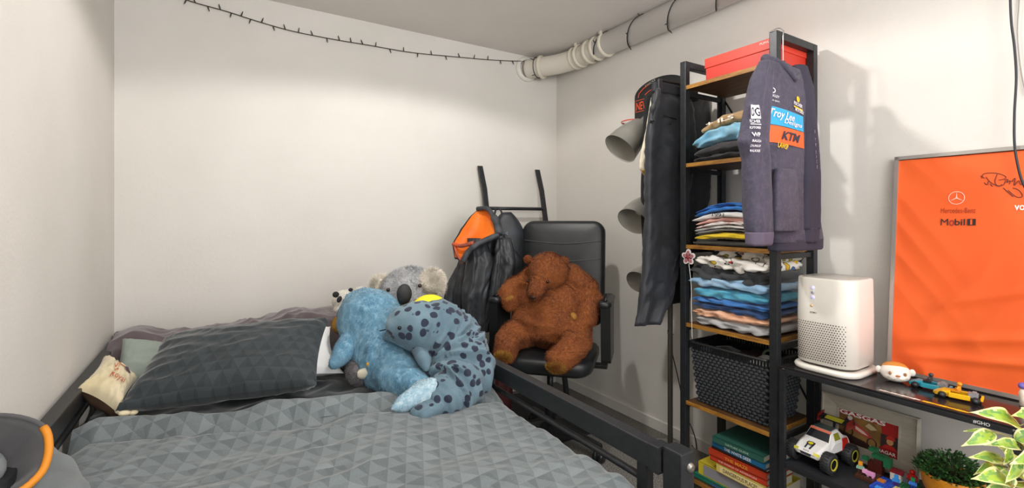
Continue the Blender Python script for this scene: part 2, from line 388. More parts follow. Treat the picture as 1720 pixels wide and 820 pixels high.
for (x, sx) in ((BX1 - 0.012, 1), (BX0 + 0.022, -1)):
    for y in (BY0, BY1 - 0.03):
        p = bedpart('post', (x, y, 0.345), (0.045, 0.05, 0.69), 0.004)
        if y == BY0 and sx == 1:
            b = MB(); lathe(b, [(0.0, 0.006), (0.004, 0.007), (0.009, 0.006), (0.011, 0.0)], (x + 0.0228, y - 0.0, 0.65), 16, (1, 0, 0)); lathe(b, [(0.0, 0.006), (0.004, 0.007), (0.009, 0.006), (0.011, 0.0)], (x + 0.008, y - 0.0252, 0.655), 16, (0, -1, 0)); obj('bolt', b, STEEL, p)
b = MB(); box(b, (BX1 - 0.019, BY0 + 0.047, RZ - 0.028), (0.042, 0.03, 0.062), 0.003); obj('rail_sleeve', b, BLACKM, bed)
bedpart('end_rail', ((BX0 + BX1) / 2, BY1 - 0.01, 0.5), (BX1 - BX0 - 0.1, 0.03, 0.05)); bedpart('end_rail', ((BX0 + BX1) / 2, BY0, 0.38), (BX1 - BX0 - 0.1, 0.03, 0.05))
b = MB(); box(b, ((BX0 + BX1) / 2, (BY0 + BY1) / 2, 0.33), (BX1 - BX0 - 0.09, BY1 - BY0 - 0.08, 0.02)); obj('slat_base', b, M('2A2A2A', 0.6), bed)
MX0, MX1, MY0, MY1 = BX0 + 0.045, BX1 - 0.05, BY0 + 0.035, BY1 - 0.055
b = MB(); box(b, ((MX0 + MX1) / 2, (MY0 + MY1) / 2, 0.45), (MX1 - MX0, MY1 - MY0, 0.215), 0.035, smooth=True)
mat = obj('mattress', b, M('3A4043', 0.9, 0, '444B4E', 20, 0.4, 300)); tag(mat, 'dark grey covered mattress lying inside the black bed frame', 'mattress')

def uvs(o, f):
    me = o.data; uv = me.uv_layers.new(name='uv'); w = o.matrix_basis
    for lp in me.loops: uv.data[lp.index].uv = f(w @ me.vertices[lp.vertex_index].co)
def duvet_edge(x): return 1.765 - 0.30 * x + 0.03 * nz(x * 6, 3)
def duvet_z(x, y):
    z = 0.570 + 0.017 * ridge(x * 1.6 + y * 1.1, y * 5.0 - x * 1.2, 1.3) + 0.012 * ridge(x * 3.2 - y * 2, y * 9 + x * 3, 4.4) * (0.5 + max(0, nz(x * 2, y * 2, 5) * 2)) + 0.006 * ridge(x * 7 + y * 3, y * 17 - x * 4, 2)
    z += 0.010 * nz(x * 1.6, y * 1.5, 9)
    e = duvet_edge(x) - y
    z += 0.030 * math.exp(-((e - 0.05) / 0.035) ** 2) * (1 + 0.6 * nz(x * 6, 8)) - 0.024 * math.exp(-((e - 0.13 - 0.03 * nz(x * 4, 5)) / 0.025) ** 2)
    if e < 0.02: z -= (0.02 - e) * 0.9
    d = x - (MX1 - 0.035)
    if d > 0: z -= d * d * 14 + 0.2 * d
    d = (MX0 + 0.05) - x
    if d > 0: z -= d * 0.5
    d = (MY0 + 0.05) - y
    if d > 0: z -= d * 1.2
    return z
def duvet_fn(u, v):
    x = MX0 - 0.004 + (MX1 - MX0 + 0.02) * u; ye = duvet_edge(x); y = 0.76 + (ye - 0.76) * v
    x += 0.006 * nz(y * 6, 1) * (u > 0.9)
    return Vector((x, y, duvet_z(x, y)))
b = MB(); grid(b, duvet_fn, 150, 150)
def under(f, t): 
    def g(u, v): p = f(u, v); return Vector((p.x, p.y, p.z - t))
    return g
grid(b, under(duvet_fn, 0.018), 60, 60, flip=True)
dv = obj('duvet', b, DUVET); tag(dv, 'grey triangle print duvet spread over the bed', 'duvet'); uvs(dv, lambda p: (p.x + 0.25 * (p.y - 1), p.y))
# dark sheet at head end
def sheet_fn(u, v):
    x = MX0 + 0.01 + (MX1 - MX0 - 0.02) * u; y = duvet_edge(x) - 0.10 + (MY1 - 0.02 - duvet_edge(x) + 0.10) * v
    return Vector((x, y, 0.563 + 0.016 * ridge(x * 4 + y * 3, y * 9 - x * 2, 5) + 0.008 * ridge(x * 9, y * 12, 3)))
b = MB(); grid(b, sheet_fn, 90, 60); grid(b, under(sheet_fn, 0.01), 40, 30, flip=True)
sh = obj('bed_sheet', b, PILLOWC); tag(sh, 'dark triangle print sheet under the pillows at bed head', 'sheet'); uvs(sh, lambda p: (p.x, p.y))

def cushion(name, label, corners, thick, mat, seed=0, wr=0.006, n=44, up=None, sag=0.10, cat='pillow', pw=2.4, bulge_edge=0.0, uvscale=None):
    """corners: tl, tr, br, bl ; thick: half thickness"""
    tl, tr, br, bl_ = [Vector(c) for c in corners]; nrm = (tr - tl).cross(bl_ - tl).normalized()
    if nrm.dot(Vector(up or (0, -0.5, 1))) < 0: nrm = -nrm
    W = (tr - tl).length; H = (bl_ - tl).length
    def pos(u, v, side):
        a, c = u * 2 - 1, v * 2 - 1
        # edges pulled in between corners
        pu = 0.5 + a / 2 * (1 - sag * (1 - c * c)); pv = 0.5 + c / 2 * (1 - sag * (1 - a * a))
        p = tl.lerp(tr, pu).lerp(bl_.lerp(br, pu), pv)
        h = max(0, (1 - abs(a) ** pw) * (1 - abs(c) ** pw)) ** 0.5
        k = thick * h
        e = min(1, h * 2.5)
        w = wr * (ridge(u * 3 + v * 2 + seed, v * 5 - u * 2 + seed, side) + 0.6 * ridge(u * 8 + seed, v * 9 + u * 4, 3)) * e * 0.7
        dd = max(0, (abs(a) * abs(c)) - 0.35); w += wr * 2.2 * dd * ridge((a * c) * 3 + seed, (abs(a) - abs(c)) * 11 + seed, 1) * (h > 0)
        return p + nrm * side * (k + w * (h > 0.02))
    b = MB(); grid(b, lambda u, v: pos(u, v, 1), n, n); grid(b, lambda u, v: pos(u, v, -1), n, n, flip=True, mi=1 if isinstance(mat, list) else 0)
    o = obj(name, b, mat); tag(o, label, cat)
    if uvscale is not None:
        me = o.data; uv = me.uv_layers.new(name='uv'); q = (n + 1) ** 2
        for lp in me.loops:
            i = lp.vertex_index % q; uv.data[lp.index].uv = ((i % (n + 1)) / n * W, (i // (n + 1)) / n * H)
    return o, pos
PIL, _ = cushion('pillow', 'large dark slate triangle print pillow leaning in front', [(-0.165, 2.13, 0.765), (0.375, 1.985, 0.80), (0.285, 1.715, 0.635), (-0.262, 1.83, 0.625)], 0.075, PILLOWC, 1, 0.009, 60, uvscale=1, sag=0.05)
cushion('pillow', 'plain white pillow peeking out behind the big dark pillow', [(0.02, 2.30, 0.73), (0.41, 2.13, 0.74), (0.405, 1.86, 0.615), (-0.02, 1.99, 0.615)], 0.045, M('EDEDEC', 0.8), 5, 0.004, 30)
cushion('cushion', 'plain sage green cushion between throw and dark pillow', [PD(206, 569, 1.86), PD(290, 577, 1.96), PD(262, 655, 1.80), PD(194, 640, 1.73)], 0.040, M('98A29A', 0.85, 0, '8C968E', 6, 0.3, 300), 8, 0.004, 34, cat='cushion', sag=0.04)
cc, cpos = cushion('cushion', 'small cream velvet cushion with orange script lettering by left rail', [PD(174, 600, 1.66), PD(229, 640, 1.62), PD(201, 698, 1.44), PD(128, 655, 1.45)], 0.052, [M('CDBE98', 0.8, 0, 'DDD0B0', 7, 0.3, 300, 0.001, 0.3), M('4A3524', 0.85, 0, '5A4230', 7)], 3, 0.008, 44, cat='cushion', sag=0.16, up=(0.1, -0.8, 0.6))
f_ = lambda u, v: cpos(min(max(u, 0.02), 0.98), min(max(1 - v, 0.02), 0.98), 1) + Vector((0.2, -0.8, 0.5)) * 0.0075
b = MB(); text(b, 'St', 0.17, 0.13, f_, 0.46, 0.56, 0.35, -0.75); text(b, 'Royal', 0.40, 0.16, f_, 0.62, 0.33, 0.35, -0.45 + 0.75)
obj('lettering', b, M('B4583A', 0.8), cc)
b = MB(); stroke(b, spline([(0.30, 0.66, 0), (0.36, 0.76, 0), (0.46, 0.80, 0)], 5), 0.02, f_); obj('printed_line', b, M('5B3333', 0.8), cc)
b = MB(); poly(b, [(0.42, 0.80), (0.52, 0.87), (0.66, 0.84), (0.64, 0.76), (0.50, 0.74)], f_); obj('printed_patch', b, M('DC7038', 0.8), cc)
b = MB(); poly(b, [(0.62, 0.74), (0.70, 0.78), (0.84, 0.74), (0.82, 0.66), (0.70, 0.67)], f_); obj('printed_patch', b, M('4A3340', 0.8), cc)
kn = PD(210, 694, 1.43); b = MB(); ball(b, kn, (0.018, 0.012, 0.009), 14, 8, (0, 0.2, 0.5)); ball(b, kn + Vector((0.02, 0.0, -0.003)), (0.012, 0.010, 0.008), 12, 8); ball(b, kn + Vector((-0.012, 0.01, 0.008)), (0.014, 0.01, 0.012), 12, 8)
obj('corner_knot', b, M('CDBE98', 0.8, 0, 'DDD0B0', 7, 0.3, 300, 0.001, 0.3), cc)

# mauve throw bundled along the back wall
def throw_fn(u, v):
    x = -0.372 + 0.93 * u; y0 = 2.38 + 0.10 * nz(x * 3, 4) - 0.42 * max(0, (x - 0.15) / 0.4) ** 1.2 - 0.1 * max(0, -0.22 - x) / 0.15; y = y0 + (2.715 - y0) * v
    prof = min(1.0, (v / 0.45)) ** 0.6 * (1 - 0.3 * max(0, v - 0.7))
    top = 0.105 + 0.055 * max(0, min(1, (x + 0.05) / 0.4)) + 0.02 * nz(x * 5, 2) + 0.03 * math.exp(-((x + 0.30) / 0.07) ** 2)
    w = 0.014 * ridge(x * 7 + y * 2, y * 4, 6) + 0.010 * ridge(x * 13 - y * 6, y * 8, 2)
    return Vector((x, y, 0.572 + prof * (top + w)))
b = MB(); grid(b, throw_fn, 130, 60); grid(b, under(throw_fn, 0.012), 60, 30, flip=True)
o = obj('throw_blanket', b, M('52464A', 0.9, 0, '625559', 10, 0.4, 260, 0.002, 0.4)); tag(o, 'mauve grey throw blanket bundled along the back wall', 'blanket')

# jacket thrown over the left foot side of the bed
jk = thing('hooded_jacket', 'charcoal hooded jacket with orange edged hood lying on left bed side', 'jacket', (-0.30, 1.05, 0.58))
GREYC = M('4B4A4D', 0.85, 0, '555457', 12, 0.3, 300, 0.0015, 0.2)
hc = PD(-20, 768, 0.93); ax = Vector((0.45, -0.55, 0.70)).normalized(); ex_ = Vector((0, 0, 1)).cross(ax).normalized(); ey_ = ax.cross(ex_)
def hood_ring(r, h, wob=0.0):
    r *= 0.88; return [hc + (ex_ * math.cos(q) * r * (1 + 0.05 * math.sin(3 * q)) + ey_ * math.sin(q) * r * 0.98) + ax * (h + wob * nz(math.cos(q) * 2, math.sin(q) * 2, h * 20)) for q in [2 * math.pi * j / 48 for j in range(48)]]
b = MB(); loft(b, [hood_ring(0.02, -0.085, 0.02), hood_ring(0.05, -0.08, 0.03), hood_ring(0.080, -0.04, 0.03), hood_ring(0.094, -0.01, 0.012), hood_ring(0.103, 0.0, 0.006), hood_ring(0.106, -0.01, 0.004), hood_ring(0.112, -0.05, 0.01), hood_ring(0.115, -0.1, 0.03)], False); obj('hood', b, GREYC, jk)
rg = hood_ring(0.107, 0.0, 0.006); lo_q = [((p - hc).dot(Vector((CT, -ST, 0))), (p - hc).z) for p in rg]
ks = [i for i, q in enumerate(lo_q) if -170 < math.degrees(math.atan2(q[1], q[0])) < 66]; st_ = [i for i in ks if (i - 1) % 48 not in ks][0]
b = MB(); tube(b, [rg[(st_ + i) % 48] for i in range(len(ks))], 0.0075, 8); obj('orange_trim', b, M('D9881E', 0.6), jk)
b = MB(); tube(b, [rg[(st_ + len(ks) - 1 + i) % 48] for i in range(50 - len(ks))], 0.005, 8); obj('grey_trim', b, GREYC, jk)
b = MB(); ball(b, hc + ax * -0.035 - ex_ * 0.03 + Vector((-0.01, 0.02, 0.0)), (0.07, 0.06, 0.035), 24, 14, (0.4, 0.3, 0.2)); obj('lining_fold', b, M('6C7274', 0.85, 0, '7A8082', 12, 0.3, 300), jk)
b = MB(); chain(b, [(PD(40, 775, 1.13), 0.05), (PD(80, 800, 1.06), 0.045), (PD(105, 845, 1.00), 0.045)]); chain(b, [(PD(20, 800, 1.06), 0.07), (PD(60, 850, 1.0), 0.07)]); b = organic(b, 0.008, 12, lambda p, n: 0.006 * ridge(p.x * 9, p.y * 9, p.z * 9)); obj('jacket_front', b, M('63696B', 0.8, 0, '6E7476', 12, 0.3, 300, 0.0015, 0.2), jk)


# ---------------------------------------------------------------- plush toys on the bed
def fabric_spots(name, base1, base2, spotc, scale=16.0):
    m, nt, b = new_mat(name); k = N(nt); co = k.coord('Object', (1, 1, 1.0))
    wp = k.n('ShaderNodeVectorMath', operation='ADD'); ns = k.n('ShaderNodeTexNoise'); ns.inputs['Scale'].default_value = 9; k.l(co, ns.inputs['Vector'])
    sc = k.n('ShaderNodeVectorMath', operation='SCALE'); k.l(ns.outputs[1], sc.inputs[0]); sc.inputs['Scale'].default_value = 0.035; k.l(co, wp.inputs[0]); k.l(sc.outputs[0], wp.inputs[1])
    v = k.n('ShaderNodeTexVoronoi'); v.inputs['Scale'].default_value = scale * 2.1; v.inputs['Randomness'].default_value = 0.85; k.l(wp.outputs[0], v.inputs['Vector'])
    f = k.ramp(v.outputs['Distance'], 0.36, 0.40, (1, 1, 1, 1), (0, 0, 0, 1))
    basec = k.mix(k.ramp(k.noise(co, 5, 3), 0.35, 0.65), lin(base1), lin(base2)); k.l(k.mix(f, basec, lin(spotc)), b.inputs['Base Color'])
    b.inputs['Roughness'].default_value = 0.85; b.inputs['Sheen Weight'].default_value = 0.2; k.bump(k.noise(co, 240, 3), 0.5, 0.003, b); return m
def fur_mat(name, c1, c2, c3, scale=9, stretch=(1, 1, 1), sheen=0.3):
    m, nt, b = new_mat(name); k = N(nt); co = k.coord('Object', stretch)
    a = k.mix(k.ramp(k.noise(co, scale, 4, 0.6), 0.35, 0.65), lin(c1), lin(c2)); a = k.mix(k.ramp(k.noise(co, scale * 9, 3, 0.7), 0.45, 0.75), a, lin(c3))
    k.l(a, b.inputs['Base Color']); b.inputs['Roughness'].default_value = 0.8; b.inputs['Sheen Weight'].default_value = sheen
    k.bump(k.noise(co, 130, 4, 0.7), 0.6, 0.004, b); return m

# blue whale plush
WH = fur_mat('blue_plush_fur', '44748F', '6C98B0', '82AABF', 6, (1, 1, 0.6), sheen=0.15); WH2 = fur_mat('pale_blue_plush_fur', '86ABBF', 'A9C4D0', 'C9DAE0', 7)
whale = thing('whale_plush', 'big sky blue whale plush toy lying nose up on the bed', 'soft toy', PD(670, 640, 1.75))
b = MB(); chain(b, [(PD(614, 530, 1.97), 0.108), (PD(622, 540, 1.93), 0.125), (PD(634, 575, 1.87), 0.118), (PD(652, 608, 1.78), 0.105), (PD(676, 638, 1.67), 0.072), (PD(702, 652, 1.60), 0.045)])
chain(b, [(PD(648, 548, 1.86), 0.065), (PD(684, 535, 1.83), 0.045)])
b = organic(b, 0.009, 10, lambda p, n: 0.007 * ridge(p.x * 8 + p.z * 6, p.y * 8, p.z * 12) * 1.0 + 0.004 * ridge(p.x * 22, p.y * 22, p.z * 26) + 0.003 * nz(p.x * 25, p.y * 25, p.z * 25))
fur(b, 15000, 0.007, 0.0022, (0.2, -0.2, -1), 2); obj('body', b, WH, whale)
b = MB(); chain(b, [(PD(588, 572, 1.82), 0.04), (PD(575, 590, 1.76), 0.036), (PD(562, 610, 1.72), 0.024)]); chain(b, [(PD(592, 582, 1.80), 0.036), (PD(572, 602, 1.73), 0.03)])
b = organic(b, 0.007, 8, lambda p, n: 0.003 * nz(p.x * 30, p.y * 30, p.z * 30)); fur(b, 3500, 0.006, 0.002, (-0.5, -0.5, -0.5), 3); obj('flipper', b, WH, whale)
b = MB(); chain(b, [(PD(704, 656, 1.575), 0.036), (PD(724, 658, 1.54), 0.044), (PD(702, 667, 1.52), 0.040), (PD(680, 677, 1.49), 0.029), (PD(661, 686, 1.465), 0.009)]); chain(b, [(PD(722, 657, 1.54), 0.040), (PD(738, 660, 1.56), 0.020)])
b = organic(b, 0.006, 8); fur(b, 4500, 0.006, 0.002, (-1, -0.3, -0.3), 4); obj('tail_fluke', b, WH2, whale)
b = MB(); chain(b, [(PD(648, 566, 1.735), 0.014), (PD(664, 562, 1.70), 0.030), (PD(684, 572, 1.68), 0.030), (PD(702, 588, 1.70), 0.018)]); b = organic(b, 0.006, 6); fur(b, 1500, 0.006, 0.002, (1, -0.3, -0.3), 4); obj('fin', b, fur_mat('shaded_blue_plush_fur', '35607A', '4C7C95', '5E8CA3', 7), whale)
b = MB(); chain(b, [(PD(598, 588, 1.80), 0.022), (PD(625, 612, 1.74), 0.030), (PD(655, 640, 1.66), 0.022)]); b = organic(b, 0.006, 6); obj('belly', b, M('DDD8CC', 0.85, 0, 'CFC9BA', 9, 0.3, 200), whale)
b = MB(); tube(b, spline([PD(638, 556, 1.735), PD(650, 553, 1.72), PD(663, 547, 1.715), PD(672, 543, 1.72)], 6), 0.0025, 6); obj('mouth_seam', b, M('26404F', 0.8), whale)

# spotted leopard seal plush
SP = fabric_spots('spotted_blue_plush', '536C7A', '6E8895', '1A2338', 13.5)
seal = thing('seal_plush', 'grey blue seal plush with navy spots draped against the whale plush', 'soft toy', PD(770, 680, 1.64))
b = MB(); sp = [(PD(680, 546, 1.70), 0.066), (PD(704, 548, 1.71), 0.090), (PD(728, 556, 1.73), 0.104), (PD(752, 578, 1.745), 0.118), (PD(768, 605, 1.72), 0.122), (PD(776, 632, 1.66), 0.098), (PD(766, 655, 1.60), 0.072), (PD(748, 668, 1.55), 0.046), (PD(738, 676, 1.53), 0.034)]
chain(b, sp); chain(b, [(PD(663, 548, 1.67), 0.032), (PD(680, 540, 1.69), 0.050)])
axp = [Vector(p) for p, r in sp]
def swr(p, n):
    best = 0; bd = 9; acc = 0.0
    for i in range(len(axp) - 1):
        d = axp[i + 1] - axp[i]; L = d.length; t = max(0, min(1, (p - axp[i]).dot(d) / (L * L))); q = (axp[i] + d * t - p).length
        if q < bd: bd = q; best = acc + t * L
        acc += L
    return (0.018 * ridge(best * 28 + 1.2 * nz(p.x * 9, p.y * 9, p.z * 9), p.z * 5, p.x * 6) + 0.006 * ridge(best * 55, p.z * 9, p.x * 9)) * min(1, max(0.15, (best - 0.05) / 0.06)) + 0.002 * nz(p.x * 30, p.y * 30, p.z * 30)
    return 0.016 * ridge(best * 19 + 0.6 * nz(p.x * 8, p.y * 8, p.z * 8), p.z * 3, p.x * 4) * min(1, max(0, (best - 0.05) / 0.05)) + 0.003 * nz(p.x * 30, p.y * 30, p.z * 30)
b = organic(b, 0.006, 6, swr); fur(b, 9000, 0.004, 0.0016, (0.2, -0.2, -1), 7); obj('body', b, SP, seal)
b = MB(); chain(b, [(PD(742, 678, 1.52), 0.030), (PD(720, 688, 1.49), 0.030), (PD(700, 694, 1.465), 0.022)]); chain(b, [(PD(735, 682, 1.50), 0.026), (PD(712, 697, 1.455), 0.020)])
b = organic(b, 0.005, 4); fur(b, 2500, 0.004, 0.0016, (-1, -0.2, -0.3), 7); obj('tail_flipper', b, SP, seal)
b = MB(); ball(b, PD(656, 549, 1.65), (0.010, 0.010, 0.008)); obj('nose', b, M('1C2430', 0.5), seal)
b = MB(); ball(b, PD(671, 551, 1.612), 0.007); obj('eye', b, M('0A0B0C', 0.15), seal)
b = MB(); chain(b, [(PD(706, 590, 1.66), 0.03), (PD(712, 602, 1.63), 0.028), (PD(716, 618, 1.61), 0.014)]); b = organic(b, 0.006, 4); obj('flipper', b, SP, seal)

# koala plush
KO = fur_mat('grey_koala_fur', 'A2A3A6', 'C0C1C3', '6E6F72', 14); KC = fur_mat('cream_fluff', 'D8D0C0', 'E6E0D4', 'BDB09A', 14)
koala = thing('koala_plush', 'large fluffy grey koala plush with black nose behind the whale', 'soft toy', PD(690, 600, 2.12))
b = MB(); ball(b, PD(690, 496, 2.16), (0.145, 0.125, 0.130)); ball(b, PD(684, 508, 2.06), (0.07, 0.06, 0.055)); ball(b, PD(700, 575, 2.15), (0.13, 0.10, 0.13)); b = organic(b, 0.010, 8)
fur(b, 26000, 0.016, 0.0022, (0, -0.1, 0.2), 8, lift=0.8, clump=40); obj('body', b, KO, koala)
for (x, y, d, s) in ((727, 476, 2.10, 1), (641, 484, 2.14, 0.9)):
    b = MB(); ball(b, PD(x, y, d), (0.052 * s, 0.03, 0.060 * s)); b = organic(b, 0.008, 3); fur(b, 7000, 0.026, 0.0022, (0.5 if x > 690 else -0.5, 0, -0.2), 9, lift=0.8, clump=60); obj('ear', b, KC, koala)
b = MB(); ball(b, PD(678, 520, 2.02), (0.075, 0.035, 0.028)); b = organic(b, 0.008, 3); fur(b, 4500, 0.014, 0.002, (0, -0.1, -1), 10); obj('muzzle', b, KC, koala)
b = MB(); ball(b, PD(679, 494, 1.975), (0.032, 0.024, 0.042), 24, 16); obj('nose', b, M('1F2022', 0.7, 0, '2C2D2F', 60, 0.6, 200), koala)
for x, y in ((652, 487), (705, 480)):
    b = MB(); ball(b, PD(x, y, 2.035), 0.0085); obj('eye', b, M('2A1A10', 0.15), koala)

# black and white puppy plush, yellow duck behind it, yellow cap, baby penguin
pup = thing('puppy_plush', 'little white puppy plush with black eye patches behind the whale', 'soft toy', PD(575, 530, 2.12))
b = MB(); ball(b, PD(580, 506, 2.12), (0.055, 0.05, 0.048)); ball(b, PD(573, 519, 2.08), (0.034, 0.03, 0.022)); ball(b, PD(605, 500, 2.14), (0.06, 0.05, 0.045)); b = organic(b, 0.007, 5); fur(b, 7000, 0.009, 0.002, (0, -0.3, -0.6), 11, lift=0.7, clump=50); obj('head', b, M('E6E2DA', 0.85, 0, 'CFC8BA', 14, 0.4, 200), pup)
for x, y, r in ((564, 495, (0.014, 0.012, 0.013)), (589, 487, (0.010, 0.01, 0.008))):
    b = MB(); ball(b, PD(x, y, 2.06), r); obj('ear', b, M('1E1E22', 0.9), pup)
for x, y in ((570, 503), (579, 507)):
    b = MB(); ball(b, PD(x, y, 2.052), (0.010, 0.006, 0.015), rot=(0, 0.4, 0)); obj('eye_patch', b, M('1A1A1E', 0.7), pup)
duck = thing('dog_plush', 'small golden brown plush head half hidden left of the whale', 'soft toy', PD(572, 560, 2.05))
b = MB(); ball(b, PD(573, 545, 2.02), (0.038, 0.04, 0.042)); ball(b, PD(580, 530, 2.06), (0.03, 0.03, 0.03)); b = organic(b, 0.006, 4); fur(b, 2500, 0.006, 0.002, (0, -0.3, -0.6), 12); obj('head', b, M('B98A2C', 0.85, 0, '8E5F1C', 12, 0.4, 200), duck)
b = MB(); ball(b, PD(571, 535, 1.985), (0.012, 0.009, 0.010)); obj('nose', b, M('18120E', 0.5), duck)
ylw = MB(); ball(ylw, PD(721, 520, 1.93), (0.080, 0.05, 0.062)); ylw = organic(ylw, 0.007, 4); o = obj('plush_hat', ylw, M('EFE326', 0.7, 0, 'E5D31C', 8, 0.2, 200)); tag(o, 'bright yellow plush hat between the koala and the spotted seal', 'hat')
pen = thing('penguin_plush', 'grey fluffy penguin chick plush lying under the blue whale', 'soft toy', PD(615, 640, 1.74))
b = MB(); ball(b, PD(604, 624, 1.76), (0.05, 0.06, 0.05)); b = organic(b, 0.007, 3); fur(b, 6000, 0.010, 0.002, (-0.4, -0.3, -0.6), 14, clump=50); obj('body', b, fur_mat('penguin_fluff', '5A5659', '7A777A', '3E3B3E', 12), pen)
b = MB(); chain(b, [(PD(608, 628, 1.71), 0.020), (PD(630, 622, 1.70), 0.028), (PD(650, 628, 1.70), 0.03)]); b = organic(b, 0.006, 4); obj('belly', b, M('D8D2BE', 0.8), pen)
b = MB(); chain(b, [(PD(622, 612, 1.695), 0.016), (PD(640, 620, 1.68), 0.022), (PD(655, 630, 1.67), 0.02)]); b = organic(b, 0.006, 4); obj('yellow_patch', b, M('DDA41C', 0.8), pen)

# ---------------------------------------------------------------- ladder with jacket and backpack
LX0, LX1 = 1.484, 1.945
lad = thing('ladder', 'black metal clothes ladder leaning against the back wall', 'ladder', ((LX0 + LX1) / 2, 2.45, 0))
def lp(x, z): return Vector((x, 2.765 - (1.55 - z) * 0.20, z))
for x in (LX0, LX1):
    b = MB(); P = [lp(x - 0.015, 1.55) + Vector((0, -0.0, 0)), lp(x + 0.002, 1.40), lp(x + 0.005, 1.2), lp(x + 0.01, 0.7), lp(x + 0.01, 0.0)]
    rings = [[p + Vector((sx * 0.015, sy * 0.010, 0)) for sx, sy in ((-1, -1), (1, -1), (1, 1), (-1, 1))] for p in P]; loft(b, rings, True, False); obj('side_rail', b, BLACKM, lad)
for z in (1.27, 0.96, 0.65, 0.34):
    b = MB(); cyl(b, lp(LX0 + 0.01, z), lp(LX1, z), 0.0115, 12); obj('rung', b, BLACKM, lad)

def garment(name, secs, ex, ey, mat, parent, fold=0.01, nf=3.0, seed=0, n=56, m=60, sq=0.8, cap=True, wrk=0.0, label=None, grow=1.0):
    """secs: (centre, half width, half depth) from top to bottom -> draped closed cloth volume"""
    ex, ey = Vector(ex).normalized(), Vector(ey).normalized(); C = [Vector(s[0]) for s in secs]; L = [0]
    for i in range(1, len(C)): L.append(L[-1] + (C[i] - C[i - 1]).length)
    T = np.linspace(0, L[-1], m); cx = np.array([[c[k] for c in C] for k in range(3)])
    rings = []
    for t in T:
        c = Vector([float(np.interp(t, L, cx[k])) for k in range(3)]); a = float(np.interp(t, L, [s[1] for s in secs])); d = float(np.interp(t, L, [s[2] for s in secs])); r = []
        for j in range(n):
            q = 2 * math.pi * j / n; co, si = math.cos(q), math.sin(q)
            ca = math.copysign(abs(co) ** sq, co); sa = math.copysign(abs(si) ** sq, si)
            g = min(1, t / (L[-1] * 0.3) * grow + 0.25)
            dd = fold * g * nz(ca * nf + seed, seed * 1.7 + (1 if si > 0 else 5), t * 2.2) * 1.6
            if wrk: dd += wrk * ridge(ca * 2.2 + seed, t * 16 + ca * 3, seed) * (0.4 + 0.6 * abs(nz(t * 5, seed, 2)) * 2)
            r.append(c + ex * (ca * a) + ey * (sa * d) + (ex * co * 0.5 + ey * si) * dd)
        rings.append(r)
    b = MB(); loft(b, rings, cap); return obj(name, b, mat, parent, label=label)
NYL = M('25272A', 0.5, 0, '303337', 9, 0.4, 60, 0.004, 0.0, 0.0, 0.45)
CAMO = M('22262B', 0.6, 0, '4B4E55', 16, 0.3, 200)
jac = thing('rain_jacket', 'black jacket with orange lined hood hanging on left ladder rail', 'jacket', (1.42, 2.50, 0.6))
ex = (0.93, -0.36, 0); ey = (0.36, 0.93, 0)
garment('body', [(PD(826, 378, 2.80), 0.05, 0.03), (PD(818, 405, 2.78), 0.12, 0.05), (PD(812, 440, 2.76), 0.155, 0.06), (PD(806, 490, 2.74), 0.165, 0.065), (PD(802, 535, 2.74), 0.15, 0.06), (PD(800, 548, 2.74), 0.15, 0.055)], ex, ey, NYL, jac, 0.025, 3.2, 2, wrk=0.012)
garment('sleeve', [(PD(800, 400, 2.70), 0.05, 0.04), (PD(806, 440, 2.66), 0.075, 0.05), (PD(798, 490, 2.63), 0.070, 0.048), (PD(797, 540, 2.63), 0.062, 0.04), (PD(800, 552, 2.63), 0.060, 0.036)], ex, ey, NYL, jac, 0.018, 3.0, 5, wrk=0.014)
garment('sleeve', [(PD(845, 400, 2.68), 0.045, 0.035), (PD(848, 440, 2.64), 0.060, 0.045), (PD(838, 500, 2.62), 0.055, 0.045), (PD(824, 548, 2.62), 0.050, 0.036), (PD(822, 556, 2.62), 0.050, 0.034)], ex, ey, NYL, jac, 0.018, 3.0, 9, wrk=0.014)
garment('side_panel', [(PD(786, 430, 2.76), 0.03, 0.03), (PD(770, 480, 2.74), 0.065, 0.035), (PD(766, 520, 2.74), 0.075, 0.035), (PD(766, 528, 2.74), 0.075, 0.03)], ex, ey, NYL, jac, 0.015, 3, 4, wrk=0.006)
# hood: an open shell, orange inside, camouflage rim
ht = PD(806, 352, 2.78)
def hood(u, v, off=0.0):
    A = [PD(803, 352, 2.78), PD(790, 366, 2.74), PD(776, 386, 2.70), PD(762, 410, 2.66), PD(764, 432, 2.64)]
    Bp = [PD(822, 352, 2.74), PD(832, 372, 2.68), PD(834, 392, 2.64), PD(805, 412, 2.60), PD(778, 436, 2.60)]
    t = v * 4; i = min(3, int(t)); t -= i; a = A[i].lerp(A[i + 1], t); c = Bp[i].lerp(Bp[i + 1], t)
    p = a.lerp(c, u); dirb = Vector((0.3, 0.9, -0.1)); return p + dirb * (0.06 * math.sin(math.pi * u) * math.sin(math.pi * min(1, v * 0.9 + 0.08)) + off) + Vector((0, 0, 0.004 * nz(u * 6, v * 8)))
b = MB(); grid(b, lambda u, v: hood(u, v), 30, 30); obj('hood_lining', b, M('F07C10', 0.6, 0, 'E86A0C', 8, 0.2, 120), jac)
b = MB(); grid(b, lambda u, v: hood(-0.05 + 1.1 * u, -0.03 + 1.06 * v, 0.012), 30, 30, flip=True); obj('hood', b, NYL, jac)
b = MB(); tube(b, spline([PD(802, 351, 2.77), PD(820, 352, 2.72), PD(834, 374, 2.66), PD(838, 394, 2.62)], 6), [0.014] * 10 + [0.022] * 9, 10); tube(b, spline([PD(838, 394, 2.62), PD(815, 404, 2.60), PD(800, 412, 2.58), PD(786, 424, 2.58), PD(777, 440, 2.58)], 6), 0.016, 10); obj('hood_rim', b, CAMO, jac)
